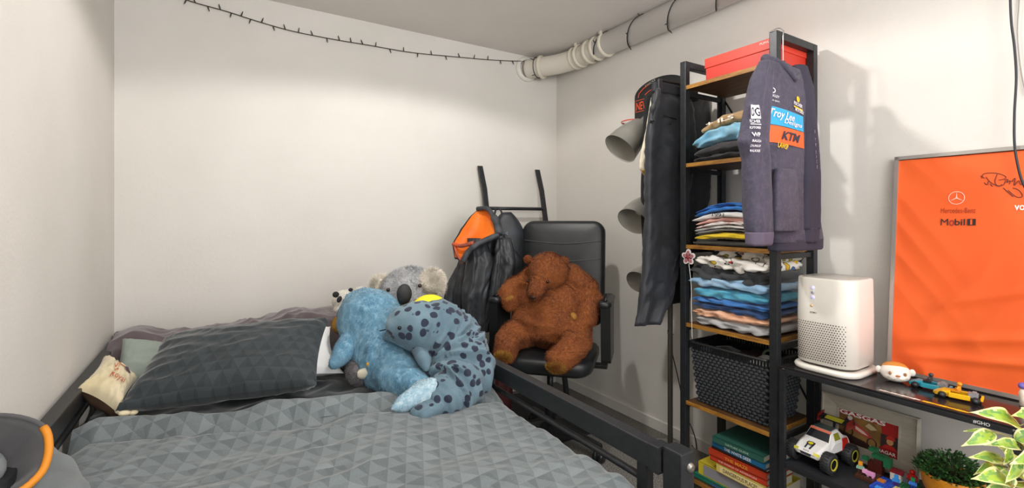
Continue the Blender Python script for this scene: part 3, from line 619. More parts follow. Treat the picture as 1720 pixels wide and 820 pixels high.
b = MB(); tube(b, spline([PD(761, 410, 2.655), PD(775, 413, 2.62), PD(795, 408, 2.585)], 6), 0.011, 8); tube(b, spline([PD(763, 412, 2.65), PD(768, 428, 2.62), PD(778, 442, 2.58)], 6), 0.007, 8); obj('hood_peak', b, M('D9571E', 0.6, 0, '6B4A48', 18), jac)
b = MB(); tube(b, spline([PD(846, 496, 2.555), PD(840, 520, 2.555), PD(832, 542, 2.56)], 6), 0.004, 6); obj('zip', b, M('08090A', 0.3), jac)
bp = thing('backpack', 'black camouflage print backpack hanging on the ladder behind jacket', 'backpack', (1.56, 2.60, 0.8))
def pack_fn(a, d, z0, z1, cx, cy, top):
    rings = []
    for i in range(21):
        t = i / 20; z = z0 + (z1 - z0) * t; k = (1 - max(0, (t - 0.55) / 0.45) ** 2.4 * 0.75) * (0.9 + 0.1 * min(1, t * 5)) if top else (1 - max(0, (t - 0.8) / 0.2) ** 2 * 0.3)
        rings.append([Vector((cx, cy, z)) + Vector((0.93, -0.36, 0)) * (math.copysign(abs(math.cos(q)) ** 0.7, math.cos(q)) * a * k) + Vector((0.36, 0.93, 0)) * (math.copysign(abs(math.sin(q)) ** 0.7, math.sin(q)) * d * (0.4 + 0.6 * k)) + Vector((0, 0, 0.004 * nz(math.cos(q) * 2, math.sin(q) * 2, t * 4))) for q in [2 * math.pi * j / 36 for j in range(36)]])
    return rings
pc = PD(851, 440, 2.86)
b = MB(); loft(b, pack_fn(0.115, 0.07, 0.80, 1.24, pc.x, pc.y, True)); obj('body', b, M('15181C', 0.5, 0, '2A2E35', 12, 0.3, 160), bp)
pf = PD(854, 440, 2.775)
b = MB(); loft(b, pack_fn(0.085, 0.03, 0.82, 1.03, pf.x, pf.y, True)); obj('front_pocket', b, M('15181C', 0.5, 0, '2A2E35', 12, 0.3, 160), bp)
fb = plane_fn(PD(847, 392, 2.77), (0.93, -0.36, 0), (0, 0.05, 1), 0.0)
b = MB()
for s in (1, -1): ringp(b, 0, 0.014 * s, 0.026, 0.018, 0.008, fb, 16, 0, math.pi * (1.12 if s > 0 else 0.12), math.pi * (1.88 if s > 0 else 0.88))
obj('logo', b, M('5B6470', 0.5), bp)
b = MB(); text(b, 'UNDER ARMOUR', 0.075, 0.009, fb, 0.012, -0.045); obj('lettering', b, M('5B6470', 0.5), bp, kind='stuff')
b = MB(); tube(b, spline([PD(830, 368, 2.84), PD(833, 352, 2.84), PD(840, 352, 2.84), PD(846, 366, 2.84)], 5), 0.006, 6); obj('handle', b, BLKPLAST, bp)
b = MB(); tube(b, spline([PD(822, 380, 2.78), PD(826, 420, 2.80), PD(850, 470, 2.78)], 5), 0.009, 6); obj('strap', b, BLKPLAST, bp)
rb = garment('cloth_bag', [(PD(838, 560, 2.75), 0.05, 0.03), (PD(838, 600, 2.72), 0.075, 0.04), (PD(838, 660, 2.72), 0.08, 0.045), (PD(838, 700, 2.72), 0.07, 0.04)], ex, ey, M('4A1214', 0.6, 0, '2A0A0C', 6), None, 0.01, 3, 3); tag(rb, 'dark red cloth bag hanging low behind the office chair', 'bag')

# ---------------------------------------------------------------- office chair and bear
CR = math.radians(-48); CC = Vector((1.50, 2.03, 0))
ch = thing('office_chair', 'black leather office chair on casters in the room corner', 'chair', CC, CR)
def cp(name, b, m, par=ch): return obj(name, b, m, par, local=True)
def rr(w, h, r, n=6):
    o = []
    for cx, cy, a0 in ((w - r, h - r, 0), (-(w - r), h - r, 90), (-(w - r), -(h - r), 180), (w - r, -(h - r), 270)):
        for i in range(n + 1): a = math.radians(a0 + 90 * i / n); o.append((cx + r * math.cos(a), cy + r * math.sin(a)))
    return o
def pad(b, w, h, d, r, mat4, bulge=0.0, soft=0.02):
    """padded rounded panel: width 2w, height 2h in local xy, thickness d along z"""
    rings = []
    for z, k in ((-d / 2, soft * 1.0), (-d / 2 + soft * 0.5, soft * 0.3), (-d * 0.1, 0), (d / 2 - soft * 0.7, 0.001), (d / 2 - soft * 0.25, soft * 0.4), (d / 2, soft * 1.1)):
        rings.append([mat4 @ Vector((x, y, z)) for x, y in rr(w - k, h - k, max(0.01, r - k))])
    k = soft * 3; rings.append([mat4 @ Vector((x, y, d / 2 + bulge * 0.7)) for x, y in rr(w - k, h - k, max(0.01, r - soft))]); k = min(w, h) * 0.7
    rings.append([mat4 @ Vector((x, y, d / 2 + bulge)) for x, y in rr(w - k, h - k, max(0.005, min(w - k, h - k) * 0.5))])
    return loft(b, rings)
# back rest: slightly reclined, facing local -Y
def fcs(c, tilt): return Matrix.Translation(c) @ Matrix.Rotation(math.radians(90 - tilt), 4, 'X')
b = MB(); pad(b, 0.245, 0.30, 0.07, 0.07, fcs((0.02, 0.265, 0.89), 7), 0.012, 0.024); bk = cp('backrest', b, LEATHER)
for z in (1.07, 0.97):
    b = MB(); tube(b, spline([(0.02 - 0.225, 0.222 + (z - 0.89) * 0.12, z + 0.005), (0.02, 0.212 + (z - 0.89) * 0.12, z - 0.012), (0.02 + 0.225, 0.222 + (z - 0.89) * 0.12, z + 0.005)], 8), 0.0022, 6); o = cp('seam', b, M('4A4D50', 0.4), bk)
b = MB(); pad(b, 0.245, 0.235, 0.085, 0.10, Matrix.Translation((0, 0, 0.475)), 0.012, 0.03); cp('seat', b, LEATHER)
for s in (1, -1):
    b = MB(); bm4 = Matrix.Translation((s * 0.285 + 0.01, 0.02, 0.775)); pad(b, 0.034, 0.15, 0.035, 0.030, bm4, 0.004, 0.012); a_ = cp('armrest', b, LEATHER)
    b = MB(); rg = []
    for z, y0, y1 in ((0.765, -0.12, 0.15), (0.70, -0.115, 0.13), (0.60, -0.11, 0.12), (0.50, -0.10, 0.12), (0.485, -0.09, 0.11)):
        rg.append([Vector((s * 0.29 + 0.01 + x, y, z)) for x, y in ((-0.024, y0), (0.024, y0), (0.024, y1), (-0.024, y1))])
    loft(b, rg, True, False); o = cp('arm_panel', b, BLKPLAST, a_)
    b = MB(); box(b, (s * 0.20 + 0.01, 0.01, 0.44), (0.18, 0.05, 0.02), 0.004); cp('arm_bracket', b, BLKPLAST)
b = MB(); box(b, (0, 0.02, 0.415), (0.20, 0.22, 0.045), 0.01); cp('tilt_mechanism', b, BLKPLAST)
b = MB(); cyl(b, (0, 0, 0.12), (0, 0, 0.26), 0.028, 20); cyl(b, (0, 0, 0.24), (0, 0, 0.41), 0.017, 16); cp('gas_column', b, BLKPLAST)
b = MB(); cyl(b, (0.10, 0.02, 0.415), (0.20, 0.02, 0.405), 0.006, 8); cp('lever', b, BLKPLAST)
for i in range(5):
    a = math.radians(-22 + 72 * i); dx, dy = math.cos(a), math.sin(a)
    b = MB(); rg = []
    for r, w, z0, z1 in ((0.02, 0.032, 0.085, 0.14), (0.15, 0.024, 0.08, 0.115), (0.30, 0.018, 0.066, 0.088)):
        rg.append([Vector((dx * r - dy * w * sx, dy * r + dx * w * sx, z)) for sx, z in ((-1, z0), (1, z0), (0.7, z1), (-0.7, z1))])
    loft(b, rg, True, False); l_ = cp('base_arm', b, BLKPLAST)
    b = MB(); ca = a + 0.7 * i; ux, uy = math.cos(ca), math.sin(ca); wc = Vector((dx * 0.29, dy * 0.29, 0.028))
    for s in (-1, 1): cyl(b, wc + Vector((ux, uy, 0)) * 0.007 * s, wc + Vector((ux, uy, 0)) * 0.024 * s, 0.027, 18)
    ball(b, wc + Vector((0, 0, 0.008)), (0.026, 0.026, 0.022)); cp('caster', b, M('1B1C1D', 0.3), l_)
BF = fur_mat('brown_bear_fur', '6A3210', '8A4A1A', '9A5824', 9, sheen=0.05); BP = M('B98A3E', 0.85, 0, 'A06F2A', 14, 0.5, 200, 0.003)
CM = MW[ch.name]
bear = thing('bear_plush', 'big brown bear plush slumped on the black office chair', 'soft toy', CM @ Vector((0, 0, 0.53)), CR)
def bl_(b): b.v = [tuple(CM @ Vector(p)) for p in b.v]; return b
bs = MB()
ball(bs, (0.005, 0.0, 0.665), (0.205, 0.17, 0.150), 28, 18); ball(bs, (0.0, 0.01, 0.75), (0.188, 0.155, 0.14), 28, 18); ball(bs, (0.0, 0.04, 0.86), (0.13, 0.10, 0.09), 24, 16)
chain(bs, [((-0.10, 0.03, 0.88), 0.06), ((-0.175, 0.0, 0.85), 0.052), ((-0.215, -0.05, 0.805), 0.050), ((-0.20, -0.075, 0.76), 0.042)])
chain(bs, [((0.10, 0.03, 0.90), 0.065), ((0.185, 0.02, 0.84), 0.062), ((0.215, -0.01, 0.77), 0.057), ((0.205, -0.07, 0.71), 0.052), ((0.185, -0.09, 0.695), 0.045)])
chain(bs, [((-0.12, -0.06, 0.60), 0.078), ((-0.165, -0.14, 0.60), 0.068), ((-0.175, -0.215, 0.575), 0.060), ((-0.17, -0.245, 0.555), 0.056)])
chain(bs, [((0.14, -0.06, 0.63), 0.080), ((0.165, -0.13, 0.60), 0.070), ((0.13, -0.215, 0.565), 0.062), ((0.095, -0.255, 0.535), 0.058)])
bs = organic(bs, 0.009, 7, lambda p, n: 0.010 * ridge(p.x * 5, p.y * 6, p.z * 15) + 0.004 * nz(p.x * 22, p.y * 22, p.z * 22)); bl_(bs)
fur(bs, 60000, 0.013, 0.0024, (0.0, 0.0, -0.8), 21, lift=0.45, clump=16); obj('body', bs, BF, bear)
hd = MB(); ball(hd, (0.0, -0.05, 0.925), (0.106, 0.098, 0.102), 24, 16); ball(hd, (-0.02, -0.10, 0.90), (0.07, 0.07, 0.065)); chain(hd, [((-0.03, -0.13, 0.872), 0.052), ((-0.040, -0.172, 0.832), 0.044)])
ball(hd, (0.0, 0.0, 0.90), (0.095, 0.09, 0.08))
hd = organic(hd, 0.008, 6, lambda p, n: 0.003 * nz(p.x * 25, p.y * 25, p.z * 25)); bl_(hd); fur(hd, 22000, 0.011, 0.0024, (0, -0.3, -0.6), 22, lift=0.45, clump=18); obj('head', hd, BF, bear)
for p, s in (((-0.105, -0.06, 0.985), 1), ((0.088, -0.055, 0.985), 1)):
    b = MB(); ball(b, p, (0.024, 0.014, 0.022)); b = organic(b, 0.005, 2); bl_(b); fur(b, 1500, 0.009, 0.002, (0, -0.2, 0.3), 23); obj('ear', b, BF, bear)
b = MB(); ball(b, (-0.044, -0.206, 0.815), (0.017, 0.010, 0.009)); bl_(b); obj('nose', b, M('2A140C', 0.5), bear)
for x in (-0.080, 0.022):
    b = MB(); ball(b, (x, -0.168, 0.888), 0.0070); bl_(b); obj('eye', b, M('0C0806', 0.15), bear)
for c, r, s in (((-0.172, -0.290, 0.535), (0.045, 0.013, 0.034), 1), ((0.090, -0.300, 0.510), (0.048, 0.014, 0.036), 2)):
    b = MB(); ball(b, c, r, rot=(0.5, 0, 0)); b = organic(b, 0.006, 2); bl_(b); fur(b, 3000, 0.012, 0.0024, (0.0, 0, 1), 25 + s, lift=0.5, clump=30); obj('foot_pad', b, BP, bear)
for c, r in (((-0.195, -0.112, 0.785), (0.026, 0.010, 0.012)), ((0.145, -0.128, 0.715), (0.012, 0.01, 0.020))):
    b = MB(); ball(b, c, r, rot=(0, -0.5, 0)); bl_(b); fur(b, 500, 0.008, 0.002, (0, 0, 1), 27); obj('paw_pad', b, BP, bear)

b = MB(); box(b, (1.56, 2.37, 0.004), (0.56, 0.72, 0.008), 0.003); o = obj('floor_mat', b, M('17181A', 0.6)); tag(o, 'black mat lying on the carpet under the office chair', 'mat')

# ---------------------------------------------------------------- floor lamp with three heads
fl = thing('floor_lamp', 'grey metal floor lamp with three bell shaped heads and round base', 'lamp', (1.93, 1.60, 0))
LG = M('9C9A93', 0.35, 0.5); LIN = M('A8A49A', 0.5)
b = MB(); lathe(b, [(0.0, 0.0), (0.15, 0.0), (0.152, 0.012), (0.145, 0.03), (0.12, 0.036), (0.02, 0.04), (0.0, 0.04)], (1.93, 1.60, 0), 48); obj('base', b, M('8F8B82', 0.4, 0.4), fl)
b = MB(); cyl(b, (1.93, 1.60, 0.03), (1.93, 1.60, 1.86), 0.0125, 16); cyl(b, (1.93, 1.60, 0.86), (1.93, 1.60, 0.90), 0.017, 16); obj('pole', b, M('76736D', 0.4, 0.5), fl)
def head(neck, mouth, r, flip=1):
    neck, mouth = Vector(neck), Vector(mouth); ax = (mouth - neck); L = ax.length; ax = ax.normalized()
    prof = [(0.010, -0.01), (0.022, 0.0), (0.024, 0.035), (r * 0.52, 0.05), (r * 0.78, L * 0.50), (r * 0.93, L * 0.75), (r, L), (r * 1.02, L + 0.002)]
    b = MB(); lathe(b, prof, neck, 40, ax); o = obj('lamp_shade', b, LG, fl)
    prof2 = [(r * 1.0, L), (r * 0.91, L * 0.75), (r * 0.74, L * 0.50), (r * 0.46, 0.06), (0.0, 0.055)]
    b = MB(); lathe(b, prof2, neck, 40, ax); obj('shade_lining', b, LIN, o)
    b = MB(); ball(b, neck + ax * (L * 0.55), 0.028); obj('light_bulb', b, M('D8D5CC', 0.3), o)
    b = MB(); z = neck.z; tube(b, spline([neck, neck + Vector((0.03, -0.01, 0.012)), Vector((1.93, 1.60, z + 0.0))], 5), 0.007, 8); obj('arm', b, LG, fl)
head(PD(1086, 200, 2.42), PD(1042, 250, 2.36), 0.088)
head(PD(1092, 330, 2.40), PD(1063, 372, 2.30), 0.078)
head(PD(1100, 446, 2.40), PD(1074, 476, 2.32), 0.070)
b = MB(); tube(b, spline([(1.94, 1.59, 0.62), PD(1122, 560, 2.38), PD(1140, 640, 2.45), PX(1150, 690, 2.10), PX(1166, 730, 2.10), PX(1170, 760, 2.11), (2.10, 1.60, 0.02)], 6), 0.0028, 6); obj('cord', b, M('2A2826', 0.6), fl)

# ---------------------------------------------------------------- mini basketball hoop on the right wall
hb = thing('basketball_hoop', 'small black toy basketball backboard with orange letters on right wall', 'basketball hoop', (WR - 0.02, 1.85, 1.78))
hx0 = WR - 0.035
y1_, y0_ = PX(1066, 170, hx0).y, PX(1066, 170, hx0).y - 0.36; zt, zb = 1.995, 1.745
hfn = plane_fn((hx0, (y0_ + y1_) / 2, (zt + zb) / 2), (0, -1, 0), (0, 0, 1), 0.0)
hw, hh = (y1_ - y0_) / 2, (zt - zb) / 2
out = [(-hw, -hh), (hw, -hh)] + [(hw * math.cos(a), hh * 0.35 + hh * 0.65 * math.sin(a)) for a in [math.pi * i / 20 for i in range(21)]]
b = MB(); f0 = [hfn(*p) for p in out]; f1 = [p + Vector((0.012, 0, 0)) for p in f0]; loft(b, [f1, f0], True, False); bb_ = obj('backboard', b, M('1B1C20', 0.4), hb)
hf = lambda u, v: hfn(u, v) + Vector((-0.002, 0, 0))
b = MB(); text(b, 'NEW', 0.088, 0.046, hf, -hw + 0.060, -0.01, 0, 0, 0.01); obj('lettering', b, M('E8562A', 0.5), bb_, kind='stuff')
b = MB(); stroke(b, [(-hw + 0.01, -0.042), (-hw + 0.17, -0.042), (-hw + 0.17, 0.024), (-hw + 0.01, 0.024), (-hw + 0.01, -0.042)], 0.003, hf); stroke(b, [(-hw + 0.03, 0.04), (-hw + 0.035, 0.062), (-hw + 0.07, 0.085), (-hw + 0.11, 0.098)], 0.005, hf); stroke(b, [(-hw + 0.08, 0.045), (-hw + 0.11, 0.06), (-hw + 0.14, 0.068)], 0.004, hf); obj('printed_line', b, M('E8562A', 0.5), bb_)
b = MB(); text(b, 'KNICKS', 0.075, 0.012, hf, -hw + 0.12, 0.105, 0, 0.3); obj('lettering', b, M('C9C7C2', 0.5), bb_, kind='stuff')
rc = Vector((hx0 - 0.085, PX(1066, 200, hx0 - 0.06).y - 0.02, 1.752)); b = MB(); P = [rc + Vector((0.07 * math.cos(a), 0.07 * math.sin(a), 0)) for a in [2 * math.pi * i / 32 for i in range(34)]]
tube(b, P, 0.0035, 6, False); tube(b, [rc + Vector((0.068, 0.02, 0)), rc + Vector((0.085, 0.02, 0))], 0.005, 6); obj('rim', b, M('D8492C', 0.4), hb)
b = MB(); tube(b, [p + Vector((0, 0, -0.005)) for p in P[::1]], 0.0016, 5, False); 
for i in range(0, 32, 4): tube(b, [P[i] + Vector((0, 0, -0.004)), P[i] + (rc - P[i]) * 0.25 + Vector((0, 0, -0.03))], 0.0012, 4)
obj('net', b, M('E6E2DC', 0.8), hb, kind='stuff')

# ---------------------------------------------------------------- tall shelf
SX0, SX1, SY0, SY1, SH = 1.785, 2.085, 0.985, 1.425, 1.912
ts = thing('tall_shelf', 'tall narrow black metal shelf unit with brown wooden boards by right wall', 'shelf', ((SX0 + SX1) / 2, (SY0 + SY1) / 2, 0))
PW = 0.03
for x in (SX0, SX1 - PW):
    for y in (SY0, SY1 - PW):
        b = MB(); box(b, (x + PW / 2, y + PW / 2, SH / 2), (PW, PW, SH), 0.0025); p = obj('post', b, BLACKM, ts)
        b = MB(); box(b, (x + PW / 2, y + PW / 2, 0.905), (PW + 0.0012, PW + 0.0012, 0.0022)); obj('joint', b, M('101112', 0.6), p)
for y in (SY0, SY1 - PW):
    b = MB(); box(b, ((SX0 + SX1) / 2, y + PW / 2, SH - PW / 2), (SX1 - SX0 - 2 * PW, PW, PW), 0.0025); obj('top_rail', b, BLACKM, ts)
BZ = [1.80, 1.45, 1.085, 0.735, 0.385, 0.05]
for z in BZ:
    b = MB(); box(b, ((SX0 + SX1) / 2 + 0.002, (SY0 + SY1) / 2, z - 0.009), (SX1 - SX0 - 0.012, SY1 - SY0 - 2 * PW - 0.001, 0.016), 0.002); s_ = obj('shelf_board', b, WOOD, ts)
    b = MB(); box(b, (SX0 + 0.0035, (SY0 + SY1) / 2, z - 0.009), (0.003, SY1 - SY0 - 2 * PW - 0.002, 0.0175), 0.0008); box(b, ((SX0 + SX1) / 2, SY0 + PW - 0.001, z - 0.009), (SX1 - SX0 - 2 * PW, 0.003, 0.0175), 0.0008); obj('board_edge', b, EDGE, s_, kind='stuff')
    for y in (SY0, SY1 - PW):
        b = MB(); box(b, ((SX0 + SX1) / 2, y + PW / 2, z - 0.03), (SX1 - SX0 - 2 * PW, 0.014, 0.02), 0.002); obj('side_rail', b, BLACKM, ts)
for z0, z1 in ((0.42, 1.10), (1.10, 1.78)):
    for a_, c_ in ((SY0 + 0.02, SY1 - 0.02), (SY1 - 0.02, SY0 + 0.02)):
        b = MB(); tube(b, [(SX1 - 0.006, a_, z0), (SX1 - 0.006, c_, z1)], 0.0045, 8); obj('cross_brace', b, BLACKM, ts)

def bx(name, label, cat, c, s, mat, bev=0.003, parent=None, group=None):
    b = MB(); box(b, c, s, bev); o = obj(name, b, mat, parent)
    if parent is None: tag(o, label, cat, group)
    return o
# red box on top
RED = M('C22F1C', 0.5); sb = thing('shoe_box', 'flat bright red shoe box on the top of tall shelf', 'box', (1.95, 1.17, 1.803))
bx('box_body', '', '', (1.945, 1.168, 1.842), (0.245, 0.30, 0.077), RED, 0.002, sb)
b = MB(); box(b, (1.945, 1.168, 1.882), (0.253, 0.308, 0.042), 0.002); obj('box_lid', b, M('CC3823', 0.5), sb)
fB = plane_fn((1.945 - 0.1265, 1.168, 1.882), (0, -1, 0), (0, 0, 1), 0.0); g = lambda u, v: fB(u, v) + Vector((-0.0012, 0, 0))
b = MB(); text(b, 'PUMA', 0.036, 0.009, g, 0.115, 0.008); obj('lettering', b, M('F0D8D0', 0.5), sb, kind='stuff')

# folded clothes
def folded(label, x0, x1, y0, y1, z, h, mats, layers=2, arch=0.0, skew=0.0, seed=0, name='folded_shirt', cat='shirt', group=None, wr=0.0035, ramp_=0.0, lens=0.0, extra=None):
    mats = mats if isinstance(mats, (list, tuple)) else [mats]
    root = thing(name, label, cat, ((x0 + x1) / 2, (y0 + y1) / 2, z), 0, group)
    for L in range(layers):
        b = MB(); hl = h / layers; rings = []; K = 30
        for i in range(K + 1):
            t = i / K; y = y1 + (y0 - y1) * t                 # left end first (as the camera sees it)
            e = min(1, (t + 0.004) * 9) ** 0.5 * min(1, (1 - t + 0.004) * 9) ** 0.5
            base = z + L * hl + arch * math.sin(math.pi * min(1, t * 1.0)) ** 1.0 + ramp_ * t; r = []
            dx = 0.007 * nz(t * 3, seed * 3.1 + L * 1.7) + 0.005 * ((L + seed) % 2)
            hh_ = hl * (1 + lens * (math.sin(math.pi * t) - 0.6)) / 2 * (0.35 + 0.65 * e) * 0.99
            for j in range(28):
                q = 2 * math.pi * j / 28; co, si = math.cos(q), math.sin(q)
                X = (x0 + x1) / 2 + dx + math.copysign(abs(co) ** 0.35, co) * ((x1 - x0) / 2 - 0.006 * (1 - e)); Z = base + hl / 2 + math.copysign(abs(si) ** 0.7, si) * hh_
                w = wr * nz(t * 7 + seed, j * 0.45, L * 3 + seed) * (1.6 if abs(co) > 0.5 else 0.6)
                r.append(Vector((X + co * w * 2, y + 0.004 * nz(j * 0.3, seed, t), Z + si * w)))
            rings.append(r)
        loft(b, rings); obj('fold', b, mats[L % len(mats)], root)
    return root
def clothm(c, c2=None, **kw): return M(c, 0.85, 0, c2 or c, 14, 0.45, 240, 0.0016, 0.25, **kw)
FX0, FX1, FY0, FY1 = 1.80, 2.06, 1.03, 1.375
g1 = 'folded clothes on the second shelf'; z = 1.4505
folded('black folded sweater at the bottom of upper shelf pile', FX0, FX1, FY0, FY1 - 0.005, z, 0.020, clothm('1C1C1E', '2A2A2C'), 1, 0.010, 0, 1, 'folded_sweater', 'sweater', g1)
folded('charcoal folded sweater on the upper shelf under light blue one', FX0 + 0.005, FX1, FY0, FY1 - 0.01, z + 0.019, 0.034, clothm('343336', '424043'), 1, 0.024, 0, 2, 'folded_sweater', 'sweater', g1, lens=0.3)
folded('light sky blue folded sweater on the upper shelf', FX0 - 0.004, FX1, FY0, FY1 - 0.005, z + 0.050, 0.066, clothm('6FAED0', '9CCBE0'), 1, 0.034, 0, 3, 'folded_sweater', 'sweater', g1, lens=0.35, wr=0.008)
tn = folded('tan folded shirt with white letters on top of upper pile', FX0 + 0.002, FX1, FY0, FY1 - 0.045, z + 0.113, 0.044, clothm('A58459', 'B89A70'), 1, 0.036, 0, 4, 'folded_shirt', 'shirt', g1, lens=0.3, wr=0.004)
f1_ = lambda u, v: Vector((FX0 - 0.0095, 1.2 - u, z + 0.113 + 0.034 + 0.018 + v))
b = MB(); text(b, '+ ILS', 0.13, 0.017, f1_, -0.03, -0.001, 0, 0.1, 0.02); obj('lettering', b, M('F2ECE0', 0.7), tn, kind='stuff')
# third shelf
def pat_mat(name, base, cols, scale, outline='2A2426', lo=0.30):
    m, nt, b_ = new_mat(name); k = N(nt); co = k.coord('Object'); v = k.n('ShaderNodeTexVoronoi'); v.inputs['Scale'].default_value = scale; v.inputs['Randomness'].default_value = 0.9; k.l(co, v.inputs['Vector'])
    sp_ = k.n('ShaderNodeSeparateColor'); k.l(v.outputs['Color'], sp_.inputs[0]); cr = k.n('ShaderNodeValToRGB'); cr.color_ramp.interpolation = 'CONSTANT'; e = cr.color_ramp.elements
    e[0].position = 0; e[0].color = lin(cols[0]); e[1].position = 1 / len(cols); e[1].color = lin(cols[1])
    for i in range(2, len(cols)): q = e.new(i / len(cols)); q.color = lin(cols[i])
    k.l(sp_.outputs[0], cr.inputs[0]); a = k.mix(k.ramp(v.outputs['Distance'], lo, lo + 0.01, (1, 1, 1, 1), (0, 0, 0, 1)), lin(base), cr.outputs[0])
    ed = k.math('LESS_THAN', k.math('ABSOLUTE', k.math('SUBTRACT', v.outputs['Distance'], lo + 0.01)), 0.035); k.l(k.mix(ed, a, lin(outline)), b_.inputs['Base Color'])
    b_.inputs['Roughness'].default_value = 0.85; return m
z = 1.0855; g2 = 'folded shirts on the third shelf'
folded('thin dark olive folded shirt at bottom of third shelf pile', FX0, FX1, FY0, FY1, z, 0.018, clothm('24221E', '3A372F'), 1, 0.0, 0, 11, group=g2)
folded('bright yellow folded shirt low in third shelf pile', FX0 + 0.004, FX1, FY0, FY1 - 0.01, z + 0.017, 0.026, clothm('E3BE12', 'F0CF2A'), 1, 0.014, 0, 12, group=g2, lens=0.4)
folded('white and grey folded shirt lying on the yellow shirt', FX0 - 0.002, FX1, FY0, FY1 - 0.015, z + 0.042, 0.024, [clothm('77767A', '8E8C90'), clothm('D8D5D0')], 2, 0.022, 0, 13, group=g2)
folded('pink white patterned folded shirt in third shelf pile', FX0 + 0.004, FX1, FY0, FY1 - 0.012, z + 0.065, 0.032, [pat_mat('pink_marble_print', 'E2D9D4', ['3E3A40', 'D9A8A0', 'EDE7E2', 'C98A84'], 30, 'D9C8C2', 0.35), clothm('DDA49A', 'E6B4AA')], 2, 0.024, 0, 14, group=g2, lens=0.4, wr=0.006)
wh = folded('white folded shirt printed 1991 under the blue shirt', FX0 - 0.003, FX1, FY0, FY1, z + 0.096, 0.024, clothm('ECEAE8'), 1, 0.025, 0, 15, group=g2, lens=0.2)
b = MB(); text(b, '1991', 0.055, 0.015, lambda u, v: Vector((FX0 - 0.0125, 1.235 - u, z + 0.096 + 0.036 + v)), 0, 0, 0, -0.05, 0.01); obj('lettering', b, M('3A3A42', 0.7), wh, kind='stuff')
folded('vivid blue folded shirt on top of third shelf pile', FX0 + 0.006, FX1, FY0, FY1 - 0.01, z + 0.120, 0.030, [clothm('1E6FC4', '2F86DA'), clothm('1758A8', '2470C0')], 2, 0.034, 0, 16, group=g2, lens=0.3, wr=0.006)
# yellow shirt tail hanging under the third board at the back
b = MB(); yh = lambda u, v: Vector((2.00 + 0.01 * nz(u * 5, v * 3) + 0.045 * v * 0.5, 1.03 + 0.27 * u * (1 - 0.35 * v), 1.062 - 0.055 * v * (0.6 + 0.6 * (1 - u)))); grid(b, yh, 24, 10); grid(b, under(yh, 0.004), 24, 10, flip=True); o = obj('yellow_cloth', b, clothm('E0B010', 'EBC022')); tag(o, 'yellow cloth tucked directly under the third board above patterned shirts', 'cloth')
# fourth shelf: big pile
z = 0.7355; g3 = 'folded clothes on the fourth shelf'; WX0 = 1.795
PRN = pat_mat('cartoon_fruit_print', 'E9E4DC', ['C8372E', '3F72B8', 'D8B42C', '3E8E54', 'E9E4DC', 'E9E4DC'], 21, '3A3436', 0.36)
def q3(label, z0, h, m, layers=2, arch=0.006, seed=0, x0=WX0, x1=2.06, y0=1.03, y1=FY1, **kw): return folded(label, x0, x1, y0, y1, z + z0, h, m, layers, arch, 0, seed, group=g3, **kw)
q3('light grey folded trousers at the bottom of the big pile', 0.0, 0.040, clothm('A3A3A4', 'B4B4B4'), 1, 0.0, 21, name='folded_trousers', cat='trousers', wr=0.008, y1=FY1 - 0.02)
q3('peach folded shirt low in the big pile', 0.039, 0.034, clothm('D9A07C', 'E3B091'), 1, 0.0, 22, y1=FY1 - 0.01, lens=0.3, wr=0.009)
q3('navy and teal folded shirt in the big pile', 0.072, 0.028, [clothm('1D3A66', '284C80')], 1, 0.0, 23, wr=0.009)
q3('royal blue folded shirt in the big pile', 0.099, 0.024, clothm('2B66A8', '3A78BC'), 1, 0.0, 24, lens=0.3, x0=WX0 + 0.004, wr=0.009)
q3('turquoise blue folded sweater in the big pile', 0.122, 0.046, clothm('3F93B4', '5FB0C8'), 1, 0.0, 25, name='folded_sweater', cat='sweater', lens=0.2, y1=FY1 - 0.01, wr=0.007)
q3('pale denim blue folded jeans in the big pile', 0.167, 0.045, [clothm('7FA9CC', 'A3C3DC'), clothm('8DB2D0', 'B0CBE0')], 1, 0.003, 26, name='folded_jeans', cat='jeans', x0=WX0 - 0.003, y1=FY1 + 0.01, wr=0.008)
q3('charcoal grey folded jeans in the big pile', 0.211, 0.058, [clothm('2B2C2F', '3B3C40'), clothm('323336', '444549')], 1, -0.010, 27, name='folded_jeans', cat='jeans', y1=FY1 + 0.005, wr=0.013, ramp_=-0.012)
q3('white folded shirt with colourful cartoon print upper front', 0.264, 0.046, PRN, 1, -0.004, 28, y1=FY1 - 0.03, wr=0.014, ramp_=-0.016, lens=0.3, x0=WX0 - 0.006)
q3('crumpled cartoon print shirt topping the big pile', 0.290, 0.050, pat_mat('cartoon_fruit_print_dim', 'CFC8BC', ['C8372E', '8B8A2C', 'D8B42C', '2E2C2E', 'CFC8BC'], 24, '3A3436', 0.36), 1, 0.000, 29, x0=1.84, y1=FY1 - 0.07, wr=0.014, lens=0.5, ramp_=-0.008)

# basket
bk_ = thing('laundry_basket', 'black woven plastic basket full of clothes on lower shelf', 'basket', (1.93, 1.2, 0.386))
bx0, bx1, by0, by1, bz0, bz1 = 1.800, 2.062, 1.022, 1.388, 0.387, 0.655
PB = M('18191B', 0.35)
def bwall(t):   # footprint at height fraction t, tapered inwards to the bottom
    k = 0.022 * (1 - t); return bx0 + k, bx1 - k, by0 + k, by1 - k
def bring(t, off=0.0, n=6):
    x0, x1, y0, y1 = bwall(t); w, h = (x1 - x0) / 2 + off, (y1 - y0) / 2 + off
    return [Vector(((x0 + x1) / 2 + a, (y0 + y1) / 2 + c, bz0 + (bz1 - bz0) * t)) for a, c in rr(w, h, 0.025, n)]
b = MB(); loft(b, [bring(0, -0.004), bring(0.88, -0.004), bring(0.88, -0.007), bring(0.0, -0.007)], False); poly(b, [(0, 0)] , lambda u, v: Vector((0, 0, 0))) if False else None
